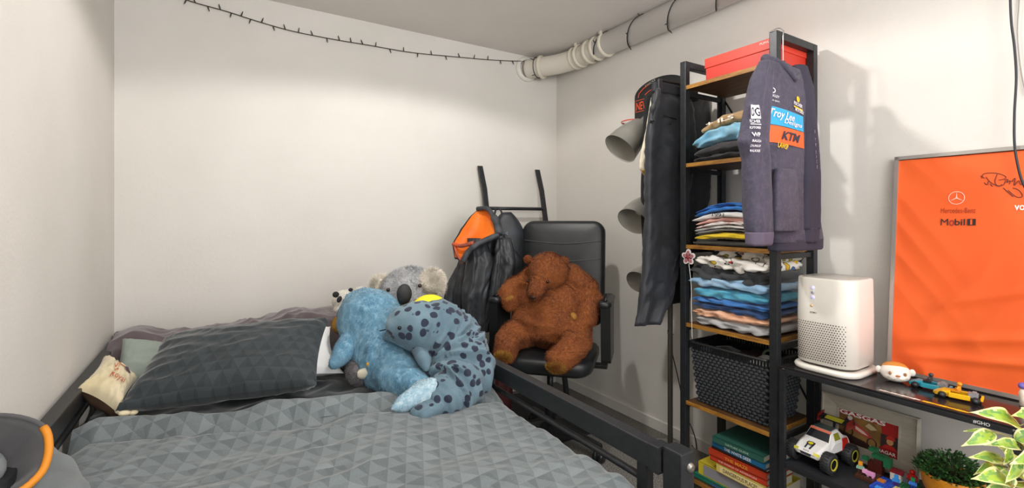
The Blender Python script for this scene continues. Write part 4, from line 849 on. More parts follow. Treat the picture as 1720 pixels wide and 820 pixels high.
b.add(bring(0.01, -0.006), [tuple(range(28))]); obj('shell', b, M('0D0E0F', 0.6), bk_)
b = MB(); NR = 17
for rI in range(NR):
    t = (rI + 0.5) / NR * 0.87; x0, x1, y0, y1 = bwall(t); zz = bz0 + (bz1 - bz0) * t
    for (ax_, lo, hi, fixed, nrm) in (('y', y0, y1, x0, -1), ('x', x0, x1, y0, -1), ('y', y0, y1, x1, 1), ('x', x0, x1, y1, 1)):
        L = hi - lo; nn = int(L / 0.0205); 
        for i in range(nn):
            c = lo + L * (i + 0.5 + 0.5 * (rI % 2)) / nn
            if c > hi - 0.006: continue
            if ax_ == 'x' and nrm == -1 and (rI > NR - 4) and abs((i + 0.5) / nn - 0.5) < 0.22: continue
            s = 0.0112; h = 0.0062; d = 0.0042
            pts_ = []
            for (a, q, o_) in ((-s, 0, 0), (-s * 0.5, h, 0.3), (s * 0.5, h, 0.3), (s, 0, 0), (s * 0.5, -h, 0.3), (-s * 0.5, -h, 0.3), (-s * 0.35, 0, 1), (s * 0.35, 0, 1)):
                off = -0.003 + d * o_ * 1.6
                pts_.append(Vector((fixed + nrm * off, c + a, zz + q)) if ax_ == 'y' else Vector((c + a, fixed + nrm * off, zz + q)))
            b.add(pts_, [(0, 1, 6), (1, 2, 7, 6), (2, 3, 7), (3, 4, 7), (4, 5, 6, 7), (5, 0, 6)], True)
obj('weave', b, M('34383C', 0.3), bk_, kind='stuff')
b = MB(); loft(b, [bring(0.965, 0.004), bring(1.0, 0.004), bring(1.0, -0.006), bring(0.965, -0.006), bring(0.965, 0.004)], False); loft(b, [bring(0.87, 0.001), bring(0.89, 0.001), bring(0.89, -0.006), bring(0.87, -0.006), bring(0.87, 0.001)], False)
for i in range(0, 28): pass
x0, x1, y0, y1 = bwall(0.94)
for (ax_, lo, hi, fixed) in (('y', y0, y1, x0 - 0.001), ('x', x0, x1, y0 - 0.001), ('y', y0, y1, x1 + 0.001), ('x', x0, x1, y1 + 0.001)):
    nn = int((hi - lo) / 0.0125)
    for i in range(nn):
        c = lo + (hi - lo) * (i + 0.5) / nn; p = (fixed, c) if ax_ == 'y' else (c, fixed)
        box(b, (p[0], p[1], bz0 + (bz1 - bz0) * 0.94), (0.004, 0.0075, 0.03) if ax_ == 'y' else (0.0075, 0.004, 0.03))
obj('rim', b, PB, bk_, kind='stuff')
b = MB(); box(b, ((bx0 + bx1) / 2 , by0 - 0.001, 0.605), (0.085, 0.006, 0.024), 0.003); obj('handle_slot', b, M('B9B9B6', 0.7), bk_)
for i, (lb, c, r, m, sd) in enumerate((('crumpled black garment in the woven basket left side', (1.91, 1.27, 0.575), (0.09, 0.09, 0.05), clothm('141416', '242426'), 1), ('brown white patterned garment in the basket middle', (1.93, 1.17, 0.59), (0.06, 0.05, 0.045), pat_mat('brown_print', '2A1916', ['2A1916', '4A2C22', 'B8A898', '2A1916'], 30, '1A0F0D', 0.3), 2), ('pale grey garment in the basket near right end', (1.88, 1.09, 0.595), (0.06, 0.05, 0.04), clothm('A9A49C', 'BDB8AF'), 3), ('slate blue garment in the basket front left corner', (1.85, 1.33, 0.59), (0.035, 0.035, 0.03), clothm('4A5670', '5A6680'), 4))):
    b = MB(); ball(b, c, r, 36, 24); b.v = [tuple(Vector(p) + (Vector(p) - Vector(c)).normalized() * (0.014 * ridge(p[0] * 18, p[1] * 18, p[2] * 18 + sd))) for p in b.v]; o = obj('crumpled_garment', b, m); tag(o, lb, 'clothes')
b = MB(); tube(b, spline([(1.91, 1.115, 0.62), (1.915, 1.105, 0.655), (1.93, 1.08, 0.66), (1.94, 1.06, 0.63)], 6), 0.006, 8); o = obj('green_strap', b, M('4E5E4A', 0.7)); tag(o, 'dull green strap looping out of the woven basket', 'strap')

# books on the bottom board
bookz = 0.051
def book(label, h, col, spine, x0, y0, y1, dep, rot=0.0, text_=None, tcol='E8E2D0', pages='D8D0BC', th=0.008, tw=0.12, strip=None):
    global bookz
    cx, cy = x0 + dep / 2, (y0 + y1) / 2; t = thing('book', label, 'book', (cx, cy, bookz), rot, 'books stacked on the bottom board')
    Mx = MW[t.name]; w = y1 - y0; cm = M(col, 0.45)
    b = MB(); box(b, (0.002, 0, h / 2), (dep - 0.006, w - 0.006, h - 0.004), mat4=Mx); obj('pages', b, M(pages, 0.9), t)
    b = MB(); box(b, (0, 0, 0.001), (dep, w, 0.002), mat4=Mx); box(b, (0, 0, h - 0.001), (dep, w, 0.002), mat4=Mx); box(b, (-dep / 2 + 0.001, 0, h / 2), (0.002, w, h - 0.0), mat4=Mx); cv = obj('cover', b, cm, t, kind='stuff')
    fn = lambda u, v: Mx @ Vector((-dep / 2 - 0.0008, -u, h / 2 + v))
    if strip: b = MB(); rect(b, -w * 0.42, -h * 0.4, w * 0.46, h * 0.4, fn); o = obj('spine_strip', b, M(strip, 0.5), cv)
    if text_:
        b = MB(); text(b, text_, tw, th, lambda u, v: Mx @ Vector((-dep / 2 - 0.0014, -u, h / 2 + v)), 0.0, 0, 0, 0, 0.01); obj('lettering', b, M(tcol, 0.5), cv, kind='stuff')
    bookz += h + 0.0006; return t
bookz = 0.051
book('thin green and purple book lowest in the stack', 0.020, '176E5C', None, 1.802, 1.06, 1.365, 0.20, 0.0, 'SCIENCE', '6A4FC0', th=0.012, tw=0.12)
book('wide book with grey newsprint spine and yellow top', 0.055, 'C9B52E', None, 1.815, 1.03, 1.35, 0.23, 0.02, None, strip='8C8A90')
book('pale yellow book titled in dark letters below the red ones', 0.034, 'E0C765', None, 1.80, 1.035, 1.25, 0.19, -0.02, 'DANGEROUS PLACES', '5A4A1A', th=0.016, tw=0.15, strip='EAD79A')
book('red book with white line of small letters', 0.024, 'C23A20', None, 1.805, 1.035, 1.285, 0.19, 0.0, 'THE WORLD OF ADVENTURE', 'EBD6C8', th=0.007, tw=0.17)
book('orange red book with golden title', 0.024, 'B8391C', None, 1.802, 1.035, 1.29, 0.19, 0.01, 'THE MAZE', 'E8A030', th=0.013, tw=0.10)
book('thin dark brown book under the blue one', 0.013, '33211E', None, 1.81, 1.04, 1.28, 0.18, 0.0, None)
book('blue book with white title THE WHITE DEER', 0.022, '16618C', None, 1.806, 1.04, 1.275, 0.18, -0.01, 'THE WHITE DEER', 'DDE8EE', th=0.013, tw=0.12)
gb = book('dark green book on top of the stack', 0.026, '2B5A4E', None, 1.80, 1.05, 1.27, 0.19, 0.03, 'NATURE GUIDE', 'A9C4B4', th=0.008, tw=0.10)

# ---------------------------------------------------------------- clothes hung on the far end of the shelf
def hanger(par, c, halfw, exv, hookz, drop=0.05, clips=False, mat=None):
    c = Vector(c); exv = Vector(exv); m = mat or M('1E1E1F', 0.4)
    b = MB(); tube(b, spline([c - exv * halfw - Vector((0, 0, drop)), c - exv * halfw * 0.4 - Vector((0, 0, drop * 0.25)), c + Vector((0, 0, 0.004)), c + exv * halfw * 0.4 - Vector((0, 0, drop * 0.25)), c + exv * halfw - Vector((0, 0, drop))], 6), 0.0065, 8); h_ = obj('hanger', b, m, par)
    b = MB(); z = hookz; tube(b, spline([c, Vector((c.x, c.y, z - 0.03)), Vector((c.x + 0.012, c.y + 0.004, z - 0.012)), Vector((c.x + 0.004, c.y + 0.02, z + 0.003)), Vector((c.x - 0.002, c.y + 0.052, z - 0.002))], 6), 0.0017, 6); obj('hook', b, M('B8B8B6', 0.25, 0.9), h_)
    return h_
TRM = M('191C22', 0.55, 0, '22252C', 7, 0.4, 40, 0.004, 0.12)
tr = thing('chino_trousers', 'black cotton trousers hanging by waist from left end of shelf', 'trousers', (1.74, 1.47, 0.75), 0)
ex = (1, 0.0, 0); ey = (0, 1, 0); ty = 1.478
def tp(px, py, y=ty): return PY(px, py, y)
def tsec(l, r, py, d, y=ty):
    a, c = tp(l, py, y), tp(r, py, y); return ((a + c) / 2, (c.x - a.x) / 2, d)
garment('leg', [tsec(1098, 1158, 152, 0.012), tsec(1096, 1162, 175, 0.020), tsec(1088, 1162, 230, 0.026), tsec(1087, 1157, 300, 0.026), tsec(1086, 1152, 370, 0.024), tsec(1083, 1146, 410, 0.022), tsec(1080, 1136, 460, 0.020), tsec(1074, 1126, 510, 0.018), tsec(1071, 1108, 540, 0.015), tsec(1070, 1107, 545, 0.014)], ex, ey, TRM, tr, 0.020, 2.0, 3, wrk=0.016, sq=0.55)
garment('leg', [tsec(1104, 1190, 156, 0.010, 1.51), tsec(1100, 1196, 240, 0.018, 1.515), tsec(1098, 1190, 330, 0.018, 1.515), tsec(1094, 1170, 400, 0.016, 1.51), tsec(1092, 1150, 440, 0.014, 1.505)], ex, ey, TRM, tr, 0.012, 2.0, 6, wrk=0.006, sq=0.55)
garment('waistband', [tsec(1097, 1170, 146, 0.020), tsec(1096, 1170, 163, 0.024)], ex, ey, M('17191E', 0.7), tr, 0.002, 2, 3, m=6, sq=0.5)
pfn = plane_fn(tp(1128, 200, ty - 0.034), (1, 0, 0), (0, 0, 1)); b = MB(); tube(b, [pfn(-0.045, 0.012), pfn(0.035, 0.004)], 0.003, 6); obj('pocket_seam', b, M('0E1013', 0.7), tr)
b = MB(); ball(b, pfn(-0.005, -0.02), (0.006, 0.003, 0.006)); obj('button', b, M('0A0B0C', 0.3), tr)
b = MB(); h0 = tp(1104, 150, ty); box(b, tp(1135, 140, ty), (0.22, 0.012, 0.010), 0.003); hg = obj('hanger', b, M('241F1C', 0.4), tr)
b = MB(); box(b, tp(1108, 143, ty - 0.018), (0.022, 0.012, 0.055), 0.004); box(b, tp(1108, 137, ty - 0.006), (0.014, 0.022, 0.02), 0.004); obj('clip', b, M('3B3D40', 0.3, 0.5), hg)
b = MB(); tube(b, spline([tp(1106, 150, ty - 0.03), tp(1101, 170, ty - 0.035), tp(1094, 190, ty - 0.02), tp(1096, 205, ty - 0.03)], 5), [0.010 + 0.004 * math.sin(i) for i in range(16)], 8); obj('belt_loop', b, TRM, tr)
# cream garment and dark coat behind
cr_ = thing('cream_trousers', 'cream garment with gold hem hanging behind the black trousers', 'trousers', (1.72, 1.545, 1.35), 0)
CRM = M('D9CDB0', 0.7, 0, 'E6DEC8', 12, 0.4, 120, 0.002, 0.2)
garment('cloth', [tsec(1094, 1112, 166, 0.010, 1.545), tsec(1086, 1118, 220, 0.018, 1.545), tsec(1077, 1120, 265, 0.020, 1.545), tsec(1076, 1120, 285, 0.020, 1.545), tsec(1086, 1120, 298, 0.018, 1.545)], ex, ey, CRM, cr_, 0.008, 2.5, 8, wrk=0.004)
garment('gold_hem', [tsec(1077, 1118, 287, 0.022, 1.545), tsec(1084, 1118, 297, 0.021, 1.545), tsec(1089, 1118, 302, 0.020, 1.545)], ex, ey, M('B08A3A', 0.6), cr_, 0.004, 2.5, 8, m=8)
tan = garment('cloth', [tsec(1120, 1150, 385, 0.012, 1.56), tsec(1132, 1152, 420, 0.012, 1.56), tsec(1136, 1152, 448, 0.010, 1.56)], ex, ey, M('9A7F4A', 0.75, 0, 'AD935E', 12), None, 0.004, 2, 4); tan.name = 'tan_garment'; tag(tan, 'strip of tan cloth showing between the trousers and shelf post', 'clothes')
ct = thing('dark_coat', 'long black coat hanging behind shelf left end', 'coat', (1.92, 1.60, 0.80), 0)
garment('body', [((1.925, 1.60, 1.83), 0.10, 0.02), ((1.925, 1.60, 1.80), 0.175, 0.03), ((1.925, 1.60, 1.6), 0.19, 0.045), ((1.925, 1.60, 1.2), 0.19, 0.045), ((1.925, 1.60, 1.0), 0.18, 0.04), ((1.92, 1.60, 0.78), 0.15, 0.035)], ex, ey, M('0F1013', 0.85, 0, '17181B', 6, 0.3, 120), ct, 0.02, 3, 12, wrk=0.006)

# flower charm on the shelf post
fc = thing('flower_charm', 'small white and red flower charm hanging on shelf post', 'charm', PD(1157, 434, 2.10))
ffn = plane_fn(PX(1157, 432, SX0 - 0.006), (0, -1, 0), (0, 0, 1))
def petal_shape(k, r0, r1, n=8): 
    return [(math.cos(a) * r0 * 0.5 * 1, math.sin(a) * r1) for a in [math.pi * i / n for i in range(n + 1)]]
for i in range(5):
    a0 = math.pi / 2 + 2 * math.pi * i / 5; c = (math.cos(a0) * 0.019, math.sin(a0) * 0.019)
    def pf_(u, v, a0=a0, c=c): return ffn(c[0] + math.cos(a0) * u - math.sin(a0) * v, c[1] + math.sin(a0) * u + math.cos(a0) * v)
    b = MB(); o = [pf_(0.017 * math.cos(q), 0.013 * math.sin(q)) for q in [2 * math.pi * j / 14 for j in range(14)]]; loft(b, [o, [p + Vector((-0.004, 0, 0)) for p in o]], True, False); p_ = obj('petal', b, M('E4DAD8', 0.6), fc)
    b = MB(); o = [pf_(0.011 * math.cos(q) - 0.001, 0.008 * math.sin(q)) + Vector((-0.005, 0, 0)) for q in [2 * math.pi * j / 12 for j in range(12)]]; loft(b, [o, [p + Vector((-0.001, 0, 0)) for p in o]], True, False); obj('petal_centre', b, M('A86A6E', 0.6), p_)
b = MB(); ball(b, ffn(0, 0) + Vector((-0.006, 0, 0)), (0.004, 0.008, 0.008)); obj('centre', b, M('8C3038', 0.5), fc)
b = MB(); tube(b, spline([ffn(0.0, -0.03), ffn(0.012, -0.12), ffn(0.014, -0.25), ffn(0.018, -0.36)], 5), 0.0013, 5); obj('string', b, M('E8E4DE', 0.6), fc)

# ---------------------------------------------------------------- hoodie on the near end of the shelf
HO = fur_mat('washed_purple_cotton', '322F40', '403C4E', '4E4859', 6, sheen=0.1); HO2 = M('2A2736', 0.85, 0, '343040', 6, 0.3, 240)
ho = thing('hoodie', 'washed purple grey racing hoodie with sponsor prints hanging on shelf end', 'hoodie', (1.78, 0.93, 1.08))
hy = 0.925
def hs(l, r, py, d, y=hy):
    a, c = PY(l, py, y), PY(r, py, y); return ((a + c) / 2, (c.x - a.x) / 2, d)
HSEC = [hs(1282, 1342, 112, 0.020), hs(1272, 1350, 135, 0.032), hs(1268, 1356, 170, 0.042), hs(1272, 1360, 230, 0.045), hs(1280, 1362, 300, 0.043), hs(1288, 1370, 370, 0.043), hs(1294, 1375, 400, 0.043), hs(1295, 1375, 406, 0.042)]
def body_surface(sec, sq=0.7):
    zs = [s[0].z for s in sec][::-1]; xs = [s[0].x for s in sec][::-1]; as_ = [s[1] for s in sec][::-1]; ds = [s[2] for s in sec][::-1]
    def f(x, z, off=0.003):
        c = float(np.interp(z, zs, xs)); a = float(np.interp(z, zs, as_)); d = float(np.interp(z, zs, ds)); k = max(-0.97, min(0.97, (x - c) / a))
        co = math.copysign(abs(k) ** (1 / sq), k); si = math.sqrt(max(0, 1 - co * co)); return Vector((x, hy - (si ** sq) * d - off, z))
    return f
garment('body', HSEC, (1, 0, 0), (0, 1, 0), HO, ho, 0.004, 2.6, 3, 72, 80, 0.7, wrk=0.0015)
bsf = body_surface(HSEC)
garment('hem', [hs(1296, 1374, 402, 0.044), hs(1297, 1374, 418, 0.042), hs(1298, 1373, 420, 0.038)], (1, 0, 0), (0, 1, 0), HO2, ho, 0.004, 2.6, 3, 72, 12, 0.7)
yl = 0.905
LS = [hs(1280, 1296, 104, 0.018, yl), hs(1266, 1290, 135, 0.028, yl), hs(1258, 1286, 180, 0.032, yl), hs(1246, 1283, 240, 0.034, yl), hs(1254, 1286, 268, 0.032, yl), hs(1256, 1288, 340, 0.032, yl), hs(1258, 1290, 385, 0.031, yl), hs(1260, 1291, 393, 0.029, yl)]
garment('sleeve', LS, (1, 0, 0), (0, 1, 0), HO, ho, 0.007, 2.2, 5, 56, 70, 0.8, wrk=0.004)
garment('cuff', [hs(1258, 1292, 390, 0.031, yl), hs(1259, 1290, 412, 0.028, yl), hs(1261, 1288, 413, 0.022, yl)], (1, 0, 0), (0, 1, 0), M('554C5E', 0.85, 0, '655B6D', 6, 0.3, 240), ho, 0.003, 3, 5, 48, 10, 0.8)
yr = 0.895
RS = [hs(1334, 1350, 112, 0.022, 0.93), hs(1340, 1358, 150, 0.030, 0.91), hs(1345, 1364, 220, 0.032, yr), hs(1344, 1370, 290, 0.034, yr), hs(1342, 1370, 350, 0.034, yr), hs(1342, 1370, 385, 0.032, yr)]
garment('sleeve', RS, (1, 0, 0), (0, 1, 0), HO2, ho, 0.005, 2.2, 8, 56, 60, 0.8, wrk=0.002)
garment('cuff', [hs(1343, 1369, 382, 0.030, yr), hs(1345, 1367, 407, 0.026, yr), hs(1347, 1365, 408, 0.02, yr)], (1, 0, 0), (0, 1, 0), HO2, ho, 0.003, 3, 5, 48, 10, 0.8)
PO = [hs(1304, 1334, 284, 0.010, hy - 0.047), hs(1302, 1336, 300, 0.014, hy - 0.048), hs(1300, 1338, 350, 0.016, hy - 0.048), hs(1300, 1338, 388, 0.012, hy - 0.046)]
garment('front_pocket', PO, (1, 0, 0), (0, 1, 0), HO, ho, 0.002, 2, 2, 40, 30, 0.5)
# hood folded down behind the neck
nk = PY(1318, 113, hy)
b = MB(); chain(b, [(nk + Vector((-0.075, 0.0, 0.010)), 0.014), (nk + Vector((-0.065, 0.03, 0.025)), 0.020), (nk + Vector((0, 0.045, 0.020)), 0.026), (nk + Vector((0.055, 0.03, 0.015)), 0.020), (nk + Vector((0.07, 0.0, -0.01)), 0.014)]); chain(b, [(nk + Vector((-0.075, -0.005, 0.010)), 0.012), (nk + Vector((-0.040, -0.026, -0.018)), 0.011), (nk + Vector((0.0, -0.036, -0.052)), 0.010)]); chain(b, [(nk + Vector((0.070, -0.005, -0.01)), 0.012), (nk + Vector((0.045, -0.026, -0.03)), 0.011), (nk + Vector((0.0, -0.036, -0.052)), 0.010)])
b = organic(b, 0.005, 5, lambda p, n: 0.002 * nz(p.x * 30, p.y * 30, p.z * 30)); obj('hood', b, HO, ho)
nk = PY(1318, 122, hy)
hh_ = hanger(ho, nk + Vector((0.055, 0.035, 0.020)), 0.07, (1, 0, 0), SH + 0.001, 0.05, mat=M('2A2A2B', 0.4))
b = MB(); P = [nk + Vector((0.015, 0.03, 0.0)), nk + Vector((0.042, 0.03, 0.06)), nk + Vector((0.060, 0.03, 0.062)), nk + Vector((0.10, 0.03, -0.02))]; loft(b, [P, [p + Vector((0, 0.016, 0)) for p in P]], True, False); obj('hanger_neck', b, M('3A3C3D', 0.4), hh_)
# prints (all laid on the cloth surface)
def bz(px, py): p = PY(px, py, hy - 0.045); return p.x, p.z
def printq(name, tlx, tly, trx, try_, brx, bry, blx, bly, mat, nu=14, nv=6, off=0.004):
    tl, tr_, br, bl2 = [Vector(bz(*q)) for q in ((tlx, tly), (trx, try_), (brx, bry), (blx, bly))]
    def f(u, v): a = tl.lerp(tr_, u); c = bl2.lerp(br, u); p = a.lerp(c, v); return bsf(p.x, p.y, off)
    b = MB(); grid(b, f, nu, nv); obj(name, b, mat, ho); return lambda u, v, o=0.0055: (lambda p: bsf(p.x, p.y, o))(tl.lerp(tr_, u).lerp(bl2.lerp(br, u), v))
BLU = M('2E9CCB', 0.7); ORA = M('DB5D28', 0.7); WHT = M('D9D7DC', 0.7); YEL = M('E8B622', 0.7); NAV = M('2B2A3C', 0.7)
fb1 = printq('blue_print', 1290, 173, 1348, 196, 1348, 222, 1291, 205, BLU); fb2 = printq('orange_print', 1291, 206, 1348, 223, 1349, 250, 1294, 236, ORA)
def ptext(s, w, h, F, cx, cy, mat, shear=0.0, bold=0.0, rot=0.0): b = MB(); text(b, s, w, h, lambda u, v: F(u, 1 - v, 0.0065), cx, cy, shear, rot, bold); return obj('lettering', b, mat, ho, kind='stuff')
ptext('Troy Lee', 0.62, 0.60, fb1, 0.40, 0.58, WHT, 0.12, 0.015); ptext('Designs', 0.50, 0.34, fb1, 0.68, 0.28, WHT, 0.12, 0.01)
ptext('KTM', 0.46, 0.52, fb2, 0.60, 0.50, NAV, 0.15, 0.03)
def wtext(s, px, py, w, h, mat, rot=0.0, bold=0.0, S=bsf):
    x, z_ = bz(px, py); b = MB(); text(b, s, w, h, lambda u, v: S(x + u, z_ + v, 0.0045), 0, 0, 0, rot, bold); return obj('lettering', b, mat, ho, kind='stuff')
wtext('LAWSP', 1316, 245, 0.052, 0.018, YEL, -0.12, 0.02)
x, z_ = bz(1301, 150); b = MB(); ringp(b, 0, 0, 0.017, 0.011, 0.004, lambda u, v: bsf(x + u, z_ + v, 0.0045)); obj('oval_logo', b, WHT, ho)
wtext('OAKLEY', 1303, 160, 0.052, 0.0085, WHT, -0.12, 0.01); wtext('adidas sport', 1303, 168, 0.052, 0.009, WHT, -0.12)
x2, z2 = bz(1340, 167); b = MB(); poly(b, [(0.010 * math.cos(a), 0.011 * math.sin(a)) for a in [2 * math.pi * i / 18 for i in range(18)]], lambda u, v: bsf(x2 + u, z2 + v, 0.0045)); obj('round_logo', b, YEL, ho)
wtext('FISCHER', 1340, 176, 0.056, 0.012, WHT, -0.16, 0.02); wtext('MOTOREX', 1342, 187, 0.056, 0.011, WHT, -0.16, 0.02)
x3, z3 = bz(1340, 182); b = MB(); stroke(b, [(-0.029, 0.004), (0.029, -0.005)], 0.005, lambda u, v: bsf(x3 + u, z3 + v, 0.0045)); obj('yellow_bar', b, YEL, ho)
lsz = [s[0].z for s in LS][::-1]; lsx = [s[0].x for s in LS][::-1]; lsa = [s[1] for s in LS][::-1]; lsd = [s[2] for s in LS][::-1]
def lsf(x, z, off=0.003):
    c = float(np.interp(z, lsz, lsx)); a = float(np.interp(z, lsz, lsa)); d = float(np.interp(z, lsz, lsd)); k = max(-0.95, min(0.95, (x - c) / a)); co = math.copysign(abs(k) ** 1.25, k); si = math.sqrt(max(0, 1 - co * co)); return Vector((x, yl - (si ** 0.8) * d - off - 0.004, z))
def stext(s, px, py, w, h, bold=0.02, m=None):
    p = PY(px - 1, py, yl - 0.032); b = MB(); text(b, s, w, h, lambda u, v: lsf(p.x + u, p.z + v, 0.003), 0, 0, 0, -0.03, bold); obj('lettering', b, m or WHT, ho, kind='stuff')
p = PY(1272, 187, yl - 0.032); b = MB(); grid(b, lambda u, v: lsf(p.x + (u - 0.5) * 0.030, p.z + (v - 0.5) * 0.046, 0.002), 5, 5); obj('white_print', b, WHT, ho); stext('OG', 1273, 187, 0.026, 0.030, 0.02, HO2)
for s, py, w, h in (('FISCHER', 203, 0.034, 0.010), ('MOTOREX', 214, 0.034, 0.008), ('WP', 226, 0.026, 0.014), ('RAUCH', 237, 0.030, 0.008), ('DUNLOP', 245, 0.030, 0.007), ('MAXXIS', 253, 0.030, 0.008)): stext(s, 1271, py, w, h)
b = MB(); p2 = PY(1271, 208, yl - 0.032); stroke(b, [(-0.016, 0), (0.016, -0.001)], 0.003, lambda u, v: lsf(p2.x + u, p2.z + v)); obj('printed_line', b, WHT, ho)
rsz = [s[0].z for s in RS][::-1]; rsx = [s[0].x for s in RS][::-1]; rsa = [s[1] for s in RS][::-1]
for i, (s, py) in enumerate((('K', 222), ('T', 236), ('M', 244), ('R', 256), ('A', 264), ('C', 272), ('E', 281))):
    pp = PY(1363 + i * 0.6, py, yr - 0.026); b = MB(); text(b, s, 0.009, 0.012, plane_fn(pp + Vector((0, -0.012, 0)), (1, 0.35, 0), (0, 0, 1))); obj('lettering', b, WHT, ho)

# ---------------------------------------------------------------- low black shelf
QX0, QX1, QY0, QY1, QZ, QL = 1.775, 2.052, 0.345, 0.972, 0.655, 0.305
ls = thing('low_shelf', 'low wide black metal shelf unit right of the tall shelf', 'shelf', ((QX0 + QX1) / 2, (QY0 + QY1) / 2, 0))
for x in (QX0, QX1 - 0.018):
    for y in (QY0, QY1 - 0.018):
        b = MB(); box(b, (x + 0.009, y + 0.009, QZ / 2 - 0.008), (0.018, 0.018, QZ - 0.016), 0.0015); obj('post', b, BLACKM, ls)
TOPM = M('211E20', 0.16, 0.0, '262325', 5)
for z, m in ((QZ, TOPM), (QL, M('25272B', 0.42))):
    b = MB(); box(b, ((QX0 + QX1) / 2, (QY0 + QY1) / 2, z - 0.004), (QX1 - QX0, QY1 - QY0, 0.008) if z == QZ else (QX1 - QX0 - 0.002, QY1 - QY0 - 0.038, 0.008), 0.0015); s_ = obj('shelf_panel', b, m, ls)
    b = MB(); box(b, (QX0 + 0.005, (QY0 + QY1) / 2, z - 0.016), (0.010, QY1 - QY0 - 0.037, 0.016), 0.0015); obj('front_rail', b, BLACKM, ls)
    if z == QZ:
        tf = lambda u, v: Vector((QX0 + 0.016 + v, 0.665 - u, QZ + 0.0008))
        b = MB(); 
        for i in range(11): w_ = 0.0055 + 0.0015 * math.sin(i * 2.3); poly(b, [(0.0095 * i, -w_), (0.0095 * i + 0.0085, -w_), (0.0095 * i + 0.012, w_), (0.0095 * i + 0.0035, w_)], tf)
        obj('white_sticker', b, M('E6DDD2', 0.5), s_, kind='stuff'); b = MB()
        for i in range(11): w_ = 0.006 + 0.0012 * math.sin(i * 1.7); poly(b, [(0.108 + 0.0095 * i, -w_), (0.108 + 0.0095 * i + 0.0088, -w_), (0.108 + 0.0095 * i + 0.0125, w_), (0.108 + 0.0095 * i + 0.0035, w_)], tf)
        obj('yellow_sticker', b, M('E8B81C', 0.5), s_, kind='stuff')
        b = MB(); text(b, '#GHO', 0.034, 0.010, lambda u, v: Vector((QX0 - 0.0008, 0.422 - u, QZ - 0.014 + v)), 0, 0, 0, 0, 0.01); obj('lettering', b, M('D8D8D8', 0.5), s_, kind='stuff')

# air purifier
pu = thing('air_purifier', 'white rounded air purifier with perforated front on low shelf', 'air purifier', (1.905, 0.845, QZ))
PWH = M('E6E1D8', 0.22)
def pring(z, k, r=0.055): return [Vector((1.908 + x, 0.843 + y, z)) for x, y in rr(0.104 + k, 0.098 + k, r + k * 0.5, 8)]
b = MB(); loft(b, [pring(QZ + 0.0005, 0.0), pring(QZ + 0.004, 0.008), pring(QZ + 0.014, 0.010), pring(QZ + 0.020, 0.006), pring(QZ + 0.021, 0.0)]); obj('base', b, PWH, pu)
b = MB(); loft(b, [pring(QZ + 0.021, -0.012), pring(QZ + 0.030, -0.012)]); obj('gap_ring', b, M('4A4640', 0.5), pu)
b = MB(); loft(b, [pring(QZ + 0.030, -0.004), pring(QZ + 0.034, 0.0), pring(QZ + 0.20, 0.001), pring(QZ + 0.328, -0.001), pring(QZ + 0.333, -0.003), pring(QZ + 0.335, -0.007)]); pb = obj('body', b, PWH, pu)
b = MB(); loft(b, [pring(QZ + 0.3352, -0.012), pring(QZ + 0.3362, -0.013)]); loft(b, [pring(QZ + 0.3364, -0.035), pring(QZ + 0.337, -0.036)]); obj('top_panel', b, M('B9B6AE', 0.3), pu, kind='stuff')
xf = 1.908 - 0.1052
b = MB(); NH = 0
for r in range(17):
    for c in range(20):
        y = 0.925 - 0.0082 * c - (0.0041 if r % 2 else 0); z = QZ + 0.045 + 0.0082 * r
        if y < 0.768: continue
        o_ = [Vector((xf + 0.0002 - 0.0002, y + 0.0026 * math.cos(q), z + 0.0026 * math.sin(q))) for q in [math.pi / 3 * i for i in range(6)]]
        k = abs(y - 0.843) - 0.043
        if k > 0: o_ = [p + Vector((0.055 - math.sqrt(max(0, 0.055 ** 2 - k * k)), 0, 0)) for p in o_]
        b.add(o_, [tuple(range(6))])
obj('vent_holes', b, M('5C4F44', 0.8), pu, kind='stuff')
for dy, dz, s, m in ((0, 0.30, 0.006, 'C9C8F4'), (0, 0.283, 0.005, 'B9B8C8'), (0, 0.266, 0.006, 'C0BDF6')):
    b = MB(); lathe(b, [(0.0, 0.0012), (s, 0.001), (s * 1.1, 0)], (xf - 0.0, 0.868, QZ + dz), 16, (-1, 0, 0)); obj('button', b, M(m, 0.3, emit=0.6 if s > 0.0055 else 0), pb)
b = MB(); lathe(b, [(0.0, 0.001), (0.005, 0.001), (0.0055, 0)], (xf, 0.872, QZ + 0.236), 16, (-1, 0, 0)); obj('orange_label', b, M('E8C79A', 0.4), pb)
b = MB(); text(b, 'DOMO', 0.022, 0.006, lambda u, v: Vector((xf - 0.001, 0.866 - u, QZ + 0.212 + v)), 0, 0, 0, 0, 0.01); obj('lettering', b, M('5A5854', 0.4), pb, kind='stuff')

